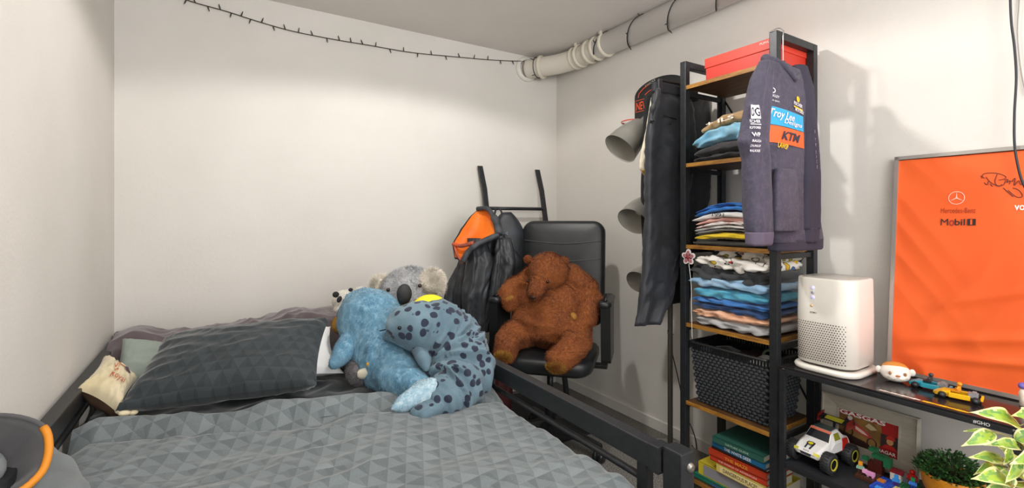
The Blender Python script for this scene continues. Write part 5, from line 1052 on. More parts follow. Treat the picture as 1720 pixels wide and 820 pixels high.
# white monkey head ornament
mk = Vector((1.935, 0.672, QZ)); mo = thing('monkey_ornament', 'small white ceramic monkey head with orange hair on low shelf', 'ornament', mk, 0)
def M4(loc, ang): return Matrix.Translation(loc) @ Matrix.Rotation(math.radians(ang), 4, 'Z')
mm = M4(mk, -60)   # local -Y faces the camera
b = MB(); ball(b, (0, 0, 0.030), (0.043, 0.034, 0.030), 28, 18, mat4=mm); ball(b, (0, -0.008, 0.020), (0.038, 0.033, 0.019), 24, 14, mat4=mm); b = organic(b, 0.0035, 4); obj('head', b, M('ECE6DC', 0.25), mo)
b = MB(); ball(b, (0, 0.006, 0.043), (0.036, 0.030, 0.0205), 24, 14, mat4=mm); obj('hair', b, M('D08A3C', 0.4), mo)
for s in (-1, 1):
    b = MB(); ball(b, (s * 0.045, 0.0, 0.034), (0.009, 0.006, 0.012), 14, 10, mat4=mm); e_ = obj('ear', b, M('ECE6DC', 0.25), mo)
    b = MB(); ball(b, (s * 0.020, -0.0345, 0.034), (0.0042, 0.003, 0.006), 12, 8, mat4=mm); obj('eye', b, M('A87850', 0.4), mo)
b = MB(); ball(b, (0, -0.041, 0.028), (0.007, 0.003, 0.0035), 12, 8, mat4=mm); obj('nose', b, M('C77748', 0.4), mo)
b = MB(); tube(b, [mm @ Vector((x, -0.0405 + abs(x) * 0.30, 0.016 + 0.004 * math.cos(x * 260) * (1 if abs(x) < 0.02 else 0.4) + abs(x) * 0.12)) for x in [-0.027 + 0.003 * i for i in range(19)]], 0.0007, 5); obj('mouth', b, M('8A7A6C', 0.5), mo)

# toy karts
def kart(name, label, loc, ang, c1, c2, c3, L=0.105):
    k = thing(name, label, 'toy car', loc, math.radians(ang)); Mx = MW[k.name]    # nose along local +X
    def kb(nm, parts, col, rough=0.3):
        b = MB()
        for c, s in parts: box(b, c, s, 0.001, mat4=Mx)
        return obj(nm, b, M(col, rough), k)
    kb('chassis', [((0, 0, 0.009), (L * 0.92, 0.026, 0.006))], '17181A'); 
    nb = MB(); rings = []
    for x, w, z0, z1 in ((L * 0.50, 0.008, 0.007, 0.010), (L * 0.44, 0.019, 0.006, 0.014), (L * 0.30, 0.021, 0.006, 0.021), (L * 0.14, 0.015, 0.006, 0.023)): rings.append([Mx @ Vector((x, sy * w, z)) for sy, z in ((-1, z0), (1, z0), (1, z1), (-1, z1))])
    loft(nb, rings, True, False); obj('nose', nb, M(c1, 0.25), k)
    for s in (-1, 1):
        kb('side_pod', [((-0.005, s * 0.021, 0.013), (L * 0.42, 0.010, 0.013))], c1)
    kb('stripe', [((-0.005, -0.0265, 0.014), (L * 0.36, 0.0015, 0.004))], c2)
    kb('engine', [((-L * 0.30, 0.0, 0.019), (0.022, 0.022, 0.014)), ((-L * 0.33, 0.008, 0.029), (0.010, 0.008, 0.008))], c3)
    kb('rear_bumper', [((-L * 0.47, 0, 0.014), (0.006, 0.040, 0.008))], c1)
    for x in (L * 0.30, -L * 0.36):
        for s in (-1, 1):
            b = MB(); cyl(b, Mx @ Vector((x, s * 0.019, 0.0095)), Mx @ Vector((x, s * 0.030, 0.0095)), 0.0095, 16); w_ = obj('wheel', b, M('111112', 0.6), k)
            b = MB(); cyl(b, Mx @ Vector((x, s * 0.030, 0.0095)), Mx @ Vector((x, s * 0.0306, 0.0095)), 0.005, 12); obj('hub', b, M('3A3A3C', 0.4), w_)
    return k, Mx
def minifig(name, label, loc, ang, torso, legs, head, helmet=None, sit=False, par=None, sc=1.0):
    r = thing(name, label, 'toy figure', loc, math.radians(ang)); Mx = MW[r.name] @ Matrix.Scale(sc, 4)
    b = MB()
    if sit: box(b, (0.008, 0, 0.006), (0.020, 0.014, 0.007), 0.001, mat4=Mx)
    else:
        for s in (-1, 1): box(b, (0, s * 0.0042, 0.007), (0.008, 0.0078, 0.014), 0.0008, mat4=Mx)
    z0 = 0.009 if sit else 0.014
    obj('legs', b, M(legs, 0.3), r); b = MB(); rings = [[Mx @ Vector((sx * 0.004, sy * w, z)) for sx, sy in ((-1, -1), (1, -1), (1, 1), (-1, 1))] for w, z in ((0.008, z0), (0.006, z0 + 0.013))]
    loft(b, rings, True, False); obj('torso', b, M(torso, 0.3), r)
    for s in (-1, 1):
        b = MB(); tube(b, [Mx @ Vector((0, s * 0.008, z0 + 0.011)), Mx @ Vector((0.004, s * 0.010, z0 + 0.005)), Mx @ Vector((0.010, s * 0.009, z0 + 0.003))], 0.002 * sc, 6); obj('arm', b, M(torso, 0.3), r)
    b = MB()
    if head[0] == '#': box(b, (0, 0, z0 + 0.019), (0.0115, 0.0115, 0.0115), 0.0006, mat4=Mx); head = head[1:]
    else: ball(b, (0, 0, z0 + 0.0175), (0.005, 0.005, 0.0055), 14, 10, mat4=Mx)
    obj('head', b, M(head, 0.3), r)
    if helmet: b = MB(); ball(b, (-0.0005, 0, z0 + 0.0185), (0.0068, 0.0066, 0.0065), 14, 10, mat4=Mx); obj('helmet', b, M(helmet, 0.25), r)
    return r
kart('toy_kart', 'blue and black toy brick kart on low shelf beside monkey head', (1.94, 0.583, QZ + 0.0005), 96, '2E9DB4', '8B5FA8', '8E8F94')
minifig('toy_driver', 'toy figure with dark helmet sitting in the blue kart', (1.94, 0.580, QZ + 0.018), 96, '3A3436', '2A2A2C', '8A5A3A', '3B3B42', True)
kart('toy_kart', 'yellow toy brick kart on low shelf in front of orange banner', (1.905, 0.505, QZ + 0.0005), 100, 'F0BC1A', '2A2A2A', '8E8F94', 0.112)
minifig('toy_driver', 'toy figure with orange suit sitting in the yellow kart', (1.905, 0.502, QZ + 0.018), 100, 'E89A1C', 'D88A1A', 'E8C830', 'E0901A', True)
pg = thing('toy_figure', 'little violet topped white toy at right edge of low shelf', 'toy figure', (1.99, 0.40, QZ), 0)
b = MB(); lathe(b, [(0.0, 0), (0.010, 0), (0.008, 0.02), (0.011, 0.035), (0.006, 0.05), (0.0, 0.05)], (1.995, 0.385, QZ + 0.0005), 16); obj('body', b, M('E8D8C8', 0.4), pg)
b = MB(); ball(b, (1.995, 0.385, QZ + 0.058), (0.012, 0.012, 0.010)); obj('head', b, M('7A6AC0', 0.4), pg)

# ---------------------------------------------------------------- orange banner in a silver frame, leaning on the wall
FT = Vector((2.112, 0, 1.425)); FB = Vector((2.045, 0, QZ + 0.003)); FU = (FT - FB).normalized(); FN = Vector((0, -1, 0)).cross(FU).normalized()
if FN.x > 0: FN = -FN
def PF(px, py, off=0.0):
    r = ray(px, py); o = Vector((0, 0, CH)); B_ = FB + FN * off; t = (B_ - o).dot(FN) / r.dot(FN); return o + r * t
def fuv(p): return (-(p.y), (p - FB).dot(FU))
yL = PF(1492, 620).y; ytl = PF(1505, 278).y; yL = (yL + ytl) / 2; yR = yL - 1.02; FHt = (FT - FB).length
def fpt(u, v, off=0.0): return Vector((FB.x, yL - u, FB.z)) + FU * v + FN * off
fl_ = thing('framed_banner', 'large orange racing banner in thin silver frame leaning on right wall', 'banner', fpt(0.5, 0))
def cwav(u, v):
    h = 0.005 * ridge(u * 1.5 + v * 4.5, v * 5 - u * 7.5, 2) * max(0, 1 - v / 0.50) * min(1, (u + 0.02) * 8)
    h += 0.0035 * ridge(u * 9 + v * 6.5, v * 0.8, 7) * max(0, 1 - u / 0.25) + 0.002 * nz(u * 3, v * 3)
    e = v - (0.10 + 0.22 * u); h += 0.006 * math.exp(-(e / 0.018) ** 2) * min(1, u * 5) + 0.005 * math.exp(-((v - 0.05 - 0.14 * u) / 0.014) ** 2) * min(1, u * 5) + 0.004 * math.exp(-((v - 0.24 - 0.35 * max(0, u - 0.1)) / 0.02) ** 2) * min(1, max(0, u - 0.05) * 6)
    return h * 1.7
ORG = M('F4601F', 0.6, 0, 'F26520', 4, 0.15, 600, 0.0008, 0.15)
b = MB(); grid(b, lambda a, c: fpt(0.012 + a * 0.99, 0.012 + c * (FHt - 0.026), 0.004 + cwav(0.012 + a * 0.99, c * FHt)), 160, 120); cl = obj('banner_cloth', b, ORG, fl_)
b = MB(); grid(b, lambda a, c: fpt(0.005 + a * 1.0, 0.005 + c * (FHt - 0.01), -0.004), 2, 2); grid(b, lambda a, c: fpt(0.005 + a * 1.0, 0.005 + c * (FHt - 0.01), -0.008), 2, 2, flip=True); obj('back_panel', b, M('5A3A28', 0.8), fl_)
SIL = M('B9B6B0', 0.3, 0.7)
for u0, v0, u1, v1 in ((0, 0, 0.012, FHt), (1.0, 0, 1.012, FHt), (0, 0, 1.012, 0.012), (0, FHt - 0.012, 1.012, FHt)):
    b = MB(); lo = [fpt(u0, v0, -0.008), fpt(u1, v0, -0.008), fpt(u1, v1, -0.008), fpt(u0, v1, -0.008)]; hi = [p + FN * 0.022 for p in lo]; loft(b, [lo, hi], True, False); obj('frame_bar', b, SIL, fl_)
def fmark(px, py, off=0.0):
    p = PF(px, py); u, v = yL - p.y, (p - FB).dot(FU); return u, v
def ffn_(u, v): return fpt(u, v, 0.0065 + cwav(u, v))
def fbox(x0, y0, x1, y1): a = fmark(x0, y0); c = fmark(x1, y1); return (a[0] + c[0]) / 2, (a[1] + c[1]) / 2, abs(c[0] - a[0]), abs(c[1] - a[1])
u, v = fmark(1608, 333); rx = abs(fmark(1594, 333)[0] - fmark(1622, 333)[0]) / 2; b = MB(); ringp(b, u, v, rx, rx * 1.05, rx * 0.10, ffn_, 36)
for k in range(3):
    a = math.pi / 2 + 2 * math.pi * k / 3; t = (math.cos(a), math.sin(a)); n_ = (-t[1], t[0]); poly(b, [(u + t[0] * rx * 0.95, v + t[1] * rx * 1.0), (u + n_[0] * rx * 0.10, v + n_[1] * rx * 0.10), (u - n_[0] * rx * 0.10, v - n_[1] * rx * 0.10)], ffn_)
obj('star_logo', b, M('F2C6B0', 0.6), cl, kind='stuff')
def ftext(s, x0, y0, x1, y1, col, bold=0.0): cx, cy, w, h = fbox(x0, y0, x1, y1); b = MB(); text(b, s, w, h, ffn_, cx, cy, 0, 0, bold); return obj('lettering', b, M(col, 0.6), cl, kind='stuff')
ftext('Mercedes-Benz', 1582, 350, 1640, 358, 'A63A12'); ftext('M', 1582, 368, 1594, 379, '33211E', 0.0); ftext('o', 1596, 370, 1604, 380, 'A23020', 0.012); ftext('bil', 1605, 368, 1622, 379, '33211E', 0.012)
cx, cy, w, h = fbox(1626, 368, 1640, 379); b = MB(); rect(b, cx - w / 2, cy - h / 2, cx + w / 2, cy + h / 2, ffn_); obj('logo_box', b, M('33211E', 0.6), cl)
b = MB(); text(b, '1', w * 0.25, h * 0.8, lambda a, c: fpt(a, c, 0.0085 + cwav(a, c)), cx, cy, 0, 0, 0.05); obj('lettering', b, M('E8622A', 0.6), cl)
ftext('vodafone', 1705, 341, 1772, 353, 'F6E6DE', 0.02)
b = MB()
for st in ([(1650, 300), (1653, 293), (1664, 291), (1678, 292), (1690, 297), (1688, 301), (1678, 303)], [(1657, 298), (1664, 306), (1674, 312), (1680, 313), (1684, 310)], [(1676, 293), (1672, 305), (1676, 312), (1686, 311), (1690, 304)], [(1688, 303), (1694, 302), (1692, 307), (1698, 304), (1696, 310)], [(1648, 296), (1655, 300)], [(1700, 306), (1706, 300), (1704, 312), (1712, 304), (1716, 311), (1726, 304)], [(1686, 316), (1697, 326), (1703, 331)], [(1694, 320), (1708, 331), (1718, 330), (1712, 320), (1702, 316)], [(1654, 307), (1659, 311), (1661, 305)], [(1664, 309), (1668, 314)]):
    stroke(b, [(p.x, p.y) for p in spline([(*fmark(*q), 0) for q in st], 5)], 0.0022, ffn_)
obj('signature', b, M('5E2416', 0.6), cl, kind='stuff')

# cables hanging down the right wall
for lb, pts_, r_, c_, nm in (('black cable dangling down right wall in front of the banner', [(1697, -60), (1697, 0), (1699, 40), (1704, 80), (1707, 130), (1704, 190), (1704, 240), (1709, 275), (1717, 305), (1730, 330)], 0.0032, '23252C', 'hanging_cable'), ('thin grey cable beside the black one on right wall', [(1712, -60), (1712, 0), (1709, 50), (1712, 95), (1717, 130), (1724, 160)], 0.0018, '9B928C', 'hanging_cable')):
    b = MB(); tube(b, spline([PX(x, y, 2.075 if r_ > 0.003 else 2.12) for x, y in pts_], 6), r_, 8); o = obj(nm, b, M(c_, 0.5)); tag(o, lb, 'cable')

# ---------------------------------------------------------------- picture in a pale frame on the lower level
pw0, pw1, pz0, pz1 = 0.632, 0.938, QL + 0.002, 0.522
pf0 = thing('picture_frame', 'wide pale wooden picture frame with red racing print on lower level', 'picture', (2.03, 0.785, QL + 0.001))
PUx = Vector((0.10, 0, 1)).normalized(); PNx = Vector((-1, 0, 0.10)).normalized()
def pp(u, v, off=0.0): return Vector((2.012, pw1 - u, pz0)) + PUx * v + PNx * off
PWd, PHt = pw1 - pw0, pz1 - pz0; FRM = wood_mat('pale_frame_wood', 'A39C8F', 'B5AEA0')
iu0, iu1, iv0, iv1 = 0.058, PWd - 0.060, 0.052, PHt - 0.047
outer = [(0, 0), (PWd, 0), (PWd, PHt), (0, PHt)]; inner = [(iu0, iv0), (iu1, iv0), (iu1, iv1), (iu0, iv1)]
def lerp2(a, c, t): return (a[0] + (c[0] - a[0]) * t, a[1] + (c[1] - a[1]) * t)
for i in range(4):
    j = (i + 1) % 4; prof = [(0, 0.0), (0, 0.016), (0.10, 0.018), (0.14, 0.012), (0.60, 0.008), (0.9, 0.005), (0.92, 0.008), (1.0, 0.008), (1.0, 0.0)]
    b = MB(); loft(b, [[pp(*lerp2(outer[i], inner[i], t), o_) for t, o_ in prof], [pp(*lerp2(outer[j], inner[j], t), o_) for t, o_ in prof]], True, False); obj('frame_rail', b, FRM, pf0)
b = MB(); rect(b, 0.01, 0.01, PWd - 0.01, PHt - 0.01, lambda u, v: pp(u, v, -0.001)); obj('back_board', b, M('6A5A48', 0.8), pf0)
b = MB(); rect(b, iu0 - 0.003, iv0 - 0.003, iu1 + 0.003, iv1 + 0.003, lambda u, v: pp(u, v, 0.001)); prn = obj('print', b, M('8E6A34', 0.35, 0, '5A3A20', 18), pf0)
IW, IH = iu1 - iu0, iv1 - iv0
def pq(nm, pts_, col, off=0.002, kind=None): b = MB(); poly(b, pts_, lambda a, c: pp(iu0 + a * IW, iv0 + c * IH, off)); return obj(nm, b, M(col, 0.35), prn)
pq('red_banner', [(0, 0.86), (1, 0.86), (1, 1), (0, 1)], '9E1C1A'); pq('red_banner', [(0.74, 0.62), (1, 0.62), (1, 0.86), (0.72, 0.86)], '9E1C1A'); pq('dark_ground', [(0, 0), (0.72, 0), (0.45, 0.20), (0, 0.34)], '2A1612'); pq('red_banner', [(0.72, 0), (1, 0), (1, 0.22), (0.70, 0.22)], '8E1A1A')
pq('portrait_background', [(0.72, 0.22), (1, 0.22), (1, 0.62), (0.72, 0.62)], '3A2A26', 0.0022); pq('portrait_face', [(0.87 + 0.055 * math.cos(a), 0.44 + 0.10 * math.sin(a)) for a in [2 * math.pi * i / 16 for i in range(16)]], 'C08A5C', 0.0028); pq('portrait_cap', [(0.80, 0.50), (0.95, 0.50), (0.94, 0.60), (0.88, 0.63), (0.82, 0.59)], 'B42A24', 0.003); pq('portrait_shirt', [(0.74, 0.22), (0.99, 0.22), (0.93, 0.33), (0.80, 0.33)], 'B42420', 0.003)
pq('motorbike_body', [(0.10, 0.62), (0.20, 0.74), (0.34, 0.66), (0.52, 0.50), (0.62, 0.34), (0.50, 0.34), (0.38, 0.40), (0.24, 0.44)], 'A83A34', 0.0022); pq('motorbike_panel', [(0.30, 0.60), (0.44, 0.50), (0.52, 0.40), (0.42, 0.42), (0.30, 0.50)], 'D8B8A8', 0.0026)
for c in ((0.18, 0.36), (0.58, 0.22)): b = MB(); ringp(b, c[0], c[1], 0.085, 0.15, 0.022, lambda a, q: pp(iu0 + a * IW, iv0 + q * IH, 0.0024)); obj('motorbike_wheel', b, M('1A1210', 0.4), prn)
pq('rider', [(0.06, 0.56), (0.14, 0.80), (0.26, 0.80), (0.30, 0.62), (0.18, 0.52)], '4A2A38', 0.0024); pq('rider_helmet', [(0.20 + 0.045 * math.cos(a), 0.79 + 0.07 * math.sin(a)) for a in [2 * math.pi * i / 12 for i in range(12)]], 'C8BDB4', 0.0028); pq('dust_cloud', [(0.46, 0.68), (0.52, 0.80), (0.60, 0.74), (0.66, 0.66), (0.56, 0.60)], 'B8A880', 0.0022)
b = MB(); text(b, 'GASGAS', IW * 0.78, IH * 0.13, lambda a, c: pp(iu0 + a, iv0 + c, 0.0032), IW * 0.40, IH * 0.93, 0, 0, 0.03); obj('lettering', b, M('E8E2DE', 0.4), prn, kind='stuff')
b = MB(); text(b, 'YADAGAR', IW * 0.42, IH * 0.10, lambda a, c: pp(iu0 + a, iv0 + c, 0.0034), IW * 0.76, IH * 0.10, 0, 0, 0.02); obj('lettering', b, M('E8E2DE', 0.4), prn, kind='stuff')

# ---------------------------------------------------------------- white monster truck toy
tk = thing('toy_truck', 'white toy monster truck with black and yellow wheels on lower level', 'toy car', (1.895, 0.882, QL), math.radians(176)); Mx = MW[tk.name]
TW = M('E4E2E0', 0.25); 
b = MB(); rg = []
for x, w, z0, z1, wt in ((0.100, 0.034, 0.046, 0.056, 0.8), (0.092, 0.047, 0.040, 0.066, 0.85), (0.060, 0.052, 0.040, 0.080, 0.85), (0.030, 0.050, 0.042, 0.088, 0.88), (0.004, 0.050, 0.042, 0.118, 0.74), (-0.040, 0.050, 0.042, 0.122, 0.72), (-0.070, 0.050, 0.044, 0.096, 0.82), (-0.100, 0.044, 0.050, 0.086, 0.85)):
    m_ = (z0 + z1) / 2 if z1 < 0.1 else 0.084
    rg.append([Mx @ Vector((x, s * w * k, z)) for s, k, z in ((-1, 0.8, z0), (1, 0.8, z0), (1, 1.0, z0 + 0.010), (1, 1.0, m_), (1, wt, z1 - 0.003), (1, wt * 0.85, z1), (-1, wt * 0.85, z1), (-1, wt, z1 - 0.003), (-1, 1.0, m_), (-1, 1.0, z0 + 0.010))])
loft(b, rg, True, False); body_ = obj('body', b, TW, tk)
def tq(nm, P_, col, par=body_, rough=0.2): b = MB(); a = [Mx @ Vector(p) for p in P_]; n_ = (a[1] - a[0]).cross(a[2] - a[0]).normalized() * 0.0015; loft(b, [[p - n_ for p in a], [p + n_ for p in a]], True, False); return obj(nm, b, M(col, rough), par)
tq('windscreen', [(0.029, -0.040, 0.0895), (0.029, 0.040, 0.0895), (0.007, 0.034, 0.1135), (0.007, -0.034, 0.1135)], '1E2024'); tq('visor_strip', [(0.009, -0.036, 0.1135), (0.009, 0.036, 0.1135), (0.002, 0.035, 0.1200), (0.002, -0.035, 0.1200)], 'D8745A')
tq('side_window', [(0.000, 0.0455, 0.092), (-0.036, 0.0455, 0.092), (-0.032, 0.0385, 0.114), (-0.004, 0.0385, 0.114)], '8A8A2E'); tq('red_panel', [(-0.040, 0.0515, 0.050), (-0.085, 0.0500, 0.052), (-0.072, 0.049, 0.092), (-0.040, 0.0505, 0.095)], 'C22A20'); tq('red_panel', [(-0.040, -0.0515, 0.050), (-0.085, -0.0500, 0.052), (-0.072, -0.049, 0.092), (-0.040, -0.0505, 0.095)], 'C22A20')
tq('roof_print', [(-0.004, -0.030, 0.1215), (-0.004, 0.030, 0.1215), (-0.040, 0.028, 0.1235), (-0.040, -0.028, 0.1235)], '3A4A48')
for s in (-1, 1): tq('headlamp', [(0.094, s * 0.026, 0.064), (0.093, s * 0.044, 0.062), (0.095, s * 0.044, 0.053), (0.099, s * 0.028, 0.054)], 'D8CF4A'); tq('bonnet_stripe', [(0.090, s * 0.008 - 0.002, 0.0690), (0.090, s * 0.008 + 0.002, 0.0690), (0.058, s * 0.010 + 0.002, 0.0825), (0.058, s * 0.010 - 0.002, 0.0825)], '2A2A30')
tq('grille', [(0.099, -0.020, 0.056), (0.099, 0.020, 0.056), (0.099, 0.017, 0.047), (0.099, -0.017, 0.047)], '3A3C42')
b = MB(); fr_ = lambda u, v: Mx @ Vector((0.060 - v * 0.9, u, 0.0835 + v * 0.20)); ringp(b, 0, -0.008, 0.013, 0.012, 0.004, fr_, 20); obj('bonnet_badge', b, M('2A2A2A', 0.4), body_); b = MB(); poly(b, [(0.009 * math.cos(a), -0.008 + 0.008 * math.sin(a)) for a in [2 * math.pi * i / 12 for i in range(12)]], fr_); obj('bonnet_badge', b, M('D8C82A', 0.4), body_)
tq('spoiler', [(-0.070, -0.050, 0.132), (-0.070, 0.050, 0.132), (-0.100, 0.050, 0.142), (-0.100, -0.050, 0.142)], '26282A', tk); tq('spoiler_print', [(-0.074, -0.030, 0.1350), (-0.074, 0.030, 0.1350), (-0.094, 0.030, 0.1420), (-0.094, -0.030, 0.1420)], 'D0C838', tk)
for s in (-1, 1): tq('spoiler_fin', [(-0.062, s * 0.051, 0.120), (-0.104, s * 0.051, 0.118), (-0.110, s * 0.051, 0.152), (-0.070, s * 0.051, 0.146)], '7A1E1A', tk)
tq('spoiler_mount', [(-0.080, -0.004, 0.095), (-0.080, 0.004, 0.095), (-0.085, 0.004, 0.134), (-0.085, -0.004, 0.134)], '26282A', tk)
b = MB(); box(b, (0, 0, 0.040), (0.17, 0.05, 0.012), 0.003, mat4=Mx)
for x in (0.065, -0.070): cyl(b, Mx @ Vector((x, -0.05, 0.036)), Mx @ Vector((x, 0.05, 0.036)), 0.005, 8)
obj('chassis', b, M('1B1C1E', 0.5), tk, kind='stuff')
for x in (0.065, -0.070):
    for s in (-1, 1):
        b = MB(); R_ = 0.0355; c0 = Mx @ Vector((x, s * 0.045, R_ + 0.0006)); ax = (Mx.to_3x3() @ Vector((0, s, 0)))
        lathe(b, [(0.018, 0.0), (0.030, 0.0), (0.0335, 0.004), (0.0345, 0.016), (0.0335, 0.028), (0.029, 0.032), (0.021, 0.032), (0.019, 0.028)], c0, 40, ax)
        q = ax.to_track_quat('Z', 'Y').to_matrix()
        for k in range(22):
            a = 2 * math.pi * k / 22; rm = Matrix.Translation(c0) @ q.to_4x4() @ Matrix.Rotation(a, 4, 'Z')
            box(b, (0.0340, 0.0, 0.009), (0.0035, 0.0036, 0.013), 0.0, (0, 0.0, 0), mat4=rm @ Matrix.Rotation(0.35, 4, 'X')); box(b, (0.0340, 0.003, 0.023), (0.0035, 0.0036, 0.013), 0.0, mat4=rm @ Matrix.Rotation(-0.2, 4, 'X'))
        ty_ = obj('tyre', b, M('2A2B2D', 0.6), tk)
        b = MB(); lathe(b, [(0.0165, 0.031), (0.0215, 0.0335), (0.0200, 0.034), (0.0165, 0.033)], c0, 32, ax); obj('yellow_ring', b, M('C9C23A', 0.4), ty_)
        b = MB(); lathe(b, [(0.019, 0.029), (0.010, 0.024), (0.005, 0.027), (0.0, 0.028)], c0, 24, ax); obj('rim', b, M('121214', 0.4), ty_)
b = MB(); text(b, 'RACE', 0.020, 0.005, lambda u, v: Mx @ Vector((0.0965 - v * 0.4, u, 0.0625 + v)), 0, 0); obj('lettering', b, M('2A2A2E', 0.4), body_, kind='stuff')

# ---------------------------------------------------------------- little brick-built scene
def brick(b, x, y, z, sx, sy, sz, studs=True):
    box(b, (x, y, z + sz / 2), (sx, sy, sz), 0.0004)
    if studs:
        nx, ny = max(1, round(sx / 0.008)), max(1, round(sy / 0.008))
        for i in range(nx):
            for j in range(ny): cyl(b, (x - sx / 2 + sx * (i + 0.5) / nx, y - sy / 2 + sy * (j + 0.5) / ny, z + sz), (x - sx / 2 + sx * (i + 0.5) / nx, y - sy / 2 + sy * (j + 0.5) / ny, z + sz + 0.0016), 0.0024, 8)
BRK = thing('brick_scene', 'small toy brick island with tree and blue water on lower level', 'toy', (1.88, 0.66, QL))
def BP_(nm, col, lst, par=BRK):
    b = MB()
    for a in lst: brick(b, *a)
    o = obj(nm, b, M(col, 0.3), par); 
    if len(lst) > 1: o['kind'] = 'stuff'
    return o
z0 = QL + 0.0006
BP_('soil_base', '4A2A1E', [(1.915, 0.740, z0, 0.080, 0.056, 0.010, True)]); BP_('water_plate', '1F4FC0', [(1.896, 0.680, z0, 0.104, 0.064, 0.0064, True)]); BP_('water_plate', '3F9AE8', [(1.852, 0.665, z0 + 0.0066, 0.016, 0.064, 0.0034, True)])
BP_('sand_plate', 'D8C77A', [(1.876, 0.640, z0 + 0.0005, 0.048, 0.040, 0.0120, True)]); BP_('grass_plate', '1E6A3A', [(1.950, 0.640, z0, 0.080, 0.048, 0.0096, True)])
BP_('tree_trunk', '4A1E16', [(1.955, 0.725, z0 + 0.010, 0.024, 0.024, 0.052, False), (1.950, 0.745, z0 + 0.010, 0.024, 0.016, 0.036, False)])
BP_('tree_leaves', '1F6B44', [(1.955, 0.722, z0 + 0.062, 0.032, 0.040, 0.012, True), (1.950, 0.697, z0 + 0.044, 0.024, 0.020, 0.030, True), (1.960, 0.742, z0 + 0.078, 0.024, 0.024, 0.012, True), (1.940, 0.760, z0 + 0.046, 0.016, 0.016, 0.012, True)])
BP_('red_roof', '8A1E24', [(1.955, 0.672, z0 + 0.034, 0.026, 0.036, 0.0096, True)]); BP_('white_wall', 'D8D2C8', [(1.952, 0.674, z0 + 0.0098, 0.020, 0.030, 0.024, False)]); BP_('grey_block', '7A7A7E', [(1.965, 0.650, z0 + 0.0098, 0.016, 0.016, 0.030, True)])
BP_('orange_plate', 'C77A2C', [(1.905, 0.700, z0 + 0.0065, 0.020, 0.020, 0.006, True)])
pgm = thing('toy_pig', 'small pink brick pig standing on the brown brick base', 'toy', (1.896, 0.728, z0 + 0.0116)); b = MB(); box(b, (1.896, 0.728, z0 + 0.0226), (0.014, 0.024, 0.012), 0.001); obj('body', b, M('E39ACB', 0.3), pgm); b = MB(); box(b, (1.894, 0.744, z0 + 0.0256), (0.012, 0.012, 0.012), 0.001); obj('head', b, M('E8A6D2', 0.3), pgm)
for dx in (-0.004, 0.004):
    for dy in (-0.008, 0.006): b = MB(); box(b, (1.896 + dx, 0.728 + dy, z0 + 0.0146), (0.004, 0.005, 0.006)); obj('leg', b, M('D88ABC', 0.3), pgm)
minifig('toy_figure', 'square headed toy figure with orange head beside monster truck', (1.898, 0.758, z0 + 0.0116), 190, '8FB8A4', '4A2A20', '#E89A28'); minifig('toy_figure', 'blue toy figure standing on dark brick water near the sand', (1.915, 0.662, z0 + 0.008), 190, '2F8FE0', '4A2A70', '#2F8FE0', sc=0.9); minifig('toy_figure', 'all red toy figure standing tall near the orange plant pot', (1.962, 0.634, z0 + 0.0113), 190, 'C81E1E', 'B01818', 'D02020', 'D02020', sc=1.25); minifig('toy_figure', 'green and blue toy figure next to the orange plant pot', (1.930, 0.622, z0 + 0.0113), 190, '3A7FE0', '1A3A8A', '#1E8A5A', sc=0.95)

# ---------------------------------------------------------------- potted bushy plant in an orange pot
pc_ = Vector((1.962, 0.535, QL)); pot = thing('potted_plant', 'small bushy green plant in orange pot on lower shelf level', 'plant', pc_)
b = MB(); lathe(b, [(0.0, 0.0008), (0.045, 0.0008), (0.055, 0.010), (0.070, 0.045), (0.077, 0.086), (0.075, 0.093), (0.071, 0.092), (0.068, 0.080), (0.0, 0.078)], pc_, 40); po = obj('pot', b, M('D98A1C', 0.3, 0, 'E0962A', 8), pot)
b = MB(); lathe(b, [(0.0, 0.079), (0.064, 0.081)], pc_, 24); obj('soil', b, M('2A1E14', 0.9), pot)
an = math.atan2(-pc_.y, -pc_.x) - 0.1; sf = lambda u, v: pc_ + Vector((math.cos(an - u / 0.074), math.sin(an - u / 0.074), 0)) * (0.0722 + 0.16 * v + 0.0015) + Vector((0, 0, 0.058 + v))
b = MB(); poly(b, [(0.017 * math.cos(a), 0.017 * math.sin(a)) for a in [2 * math.pi * i / 20 for i in range(20)]], sf); obj('white_disc', b, M('E6DFD2', 0.5), po)
b = MB(); text(b, '5', 0.014, 0.019, lambda u, v: sf(u, v) + Vector((math.cos(an), math.sin(an), 0)) * 0.0008, 0, 0, 0, 0, 0.03); obj('lettering', b, M('3A3430', 0.5), po)
rnd = random.Random(8); b = MB(); sb_ = MB()
for i in range(1400):
    a = rnd.random() * 2 * math.pi; el_ = math.asin(rnd.random()); rad = 0.30 + 0.70 * rnd.random() ** 0.4
    p = pc_ + Vector((math.cos(a) * math.cos(el_) * 0.090 * rad, math.sin(a) * math.cos(el_) * 0.090 * rad, 0.092 + 0.062 * math.sin(el_) * rad + 0.012 * nz(a * 2, el_ * 3)))
    d = Vector((math.cos(a) * 0.8, math.sin(a) * 0.8, rnd.uniform(-0.3, 0.8))).normalized(); s_ = d.cross(Vector((rnd.uniform(-1, 1), rnd.uniform(-1, 1), 1))).normalized(); n_ = d.cross(s_); L = rnd.uniform(0.009, 0.014); w = L * 0.32
    b.add([p, p + d * L * 0.45 + s_ * w + n_ * 0.0015, p + d * L, p + d * L * 0.45 - s_ * w + n_ * 0.0015, p + d * L * 0.5 - n_ * 0.0008], [(0, 1, 4), (1, 2, 4), (2, 3, 4), (3, 0, 4)], True)
    if i % 14 == 0: tube(sb_, [pc_ + Vector((math.cos(a) * 0.02, math.sin(a) * 0.02, 0.08)), p], 0.001, 5)
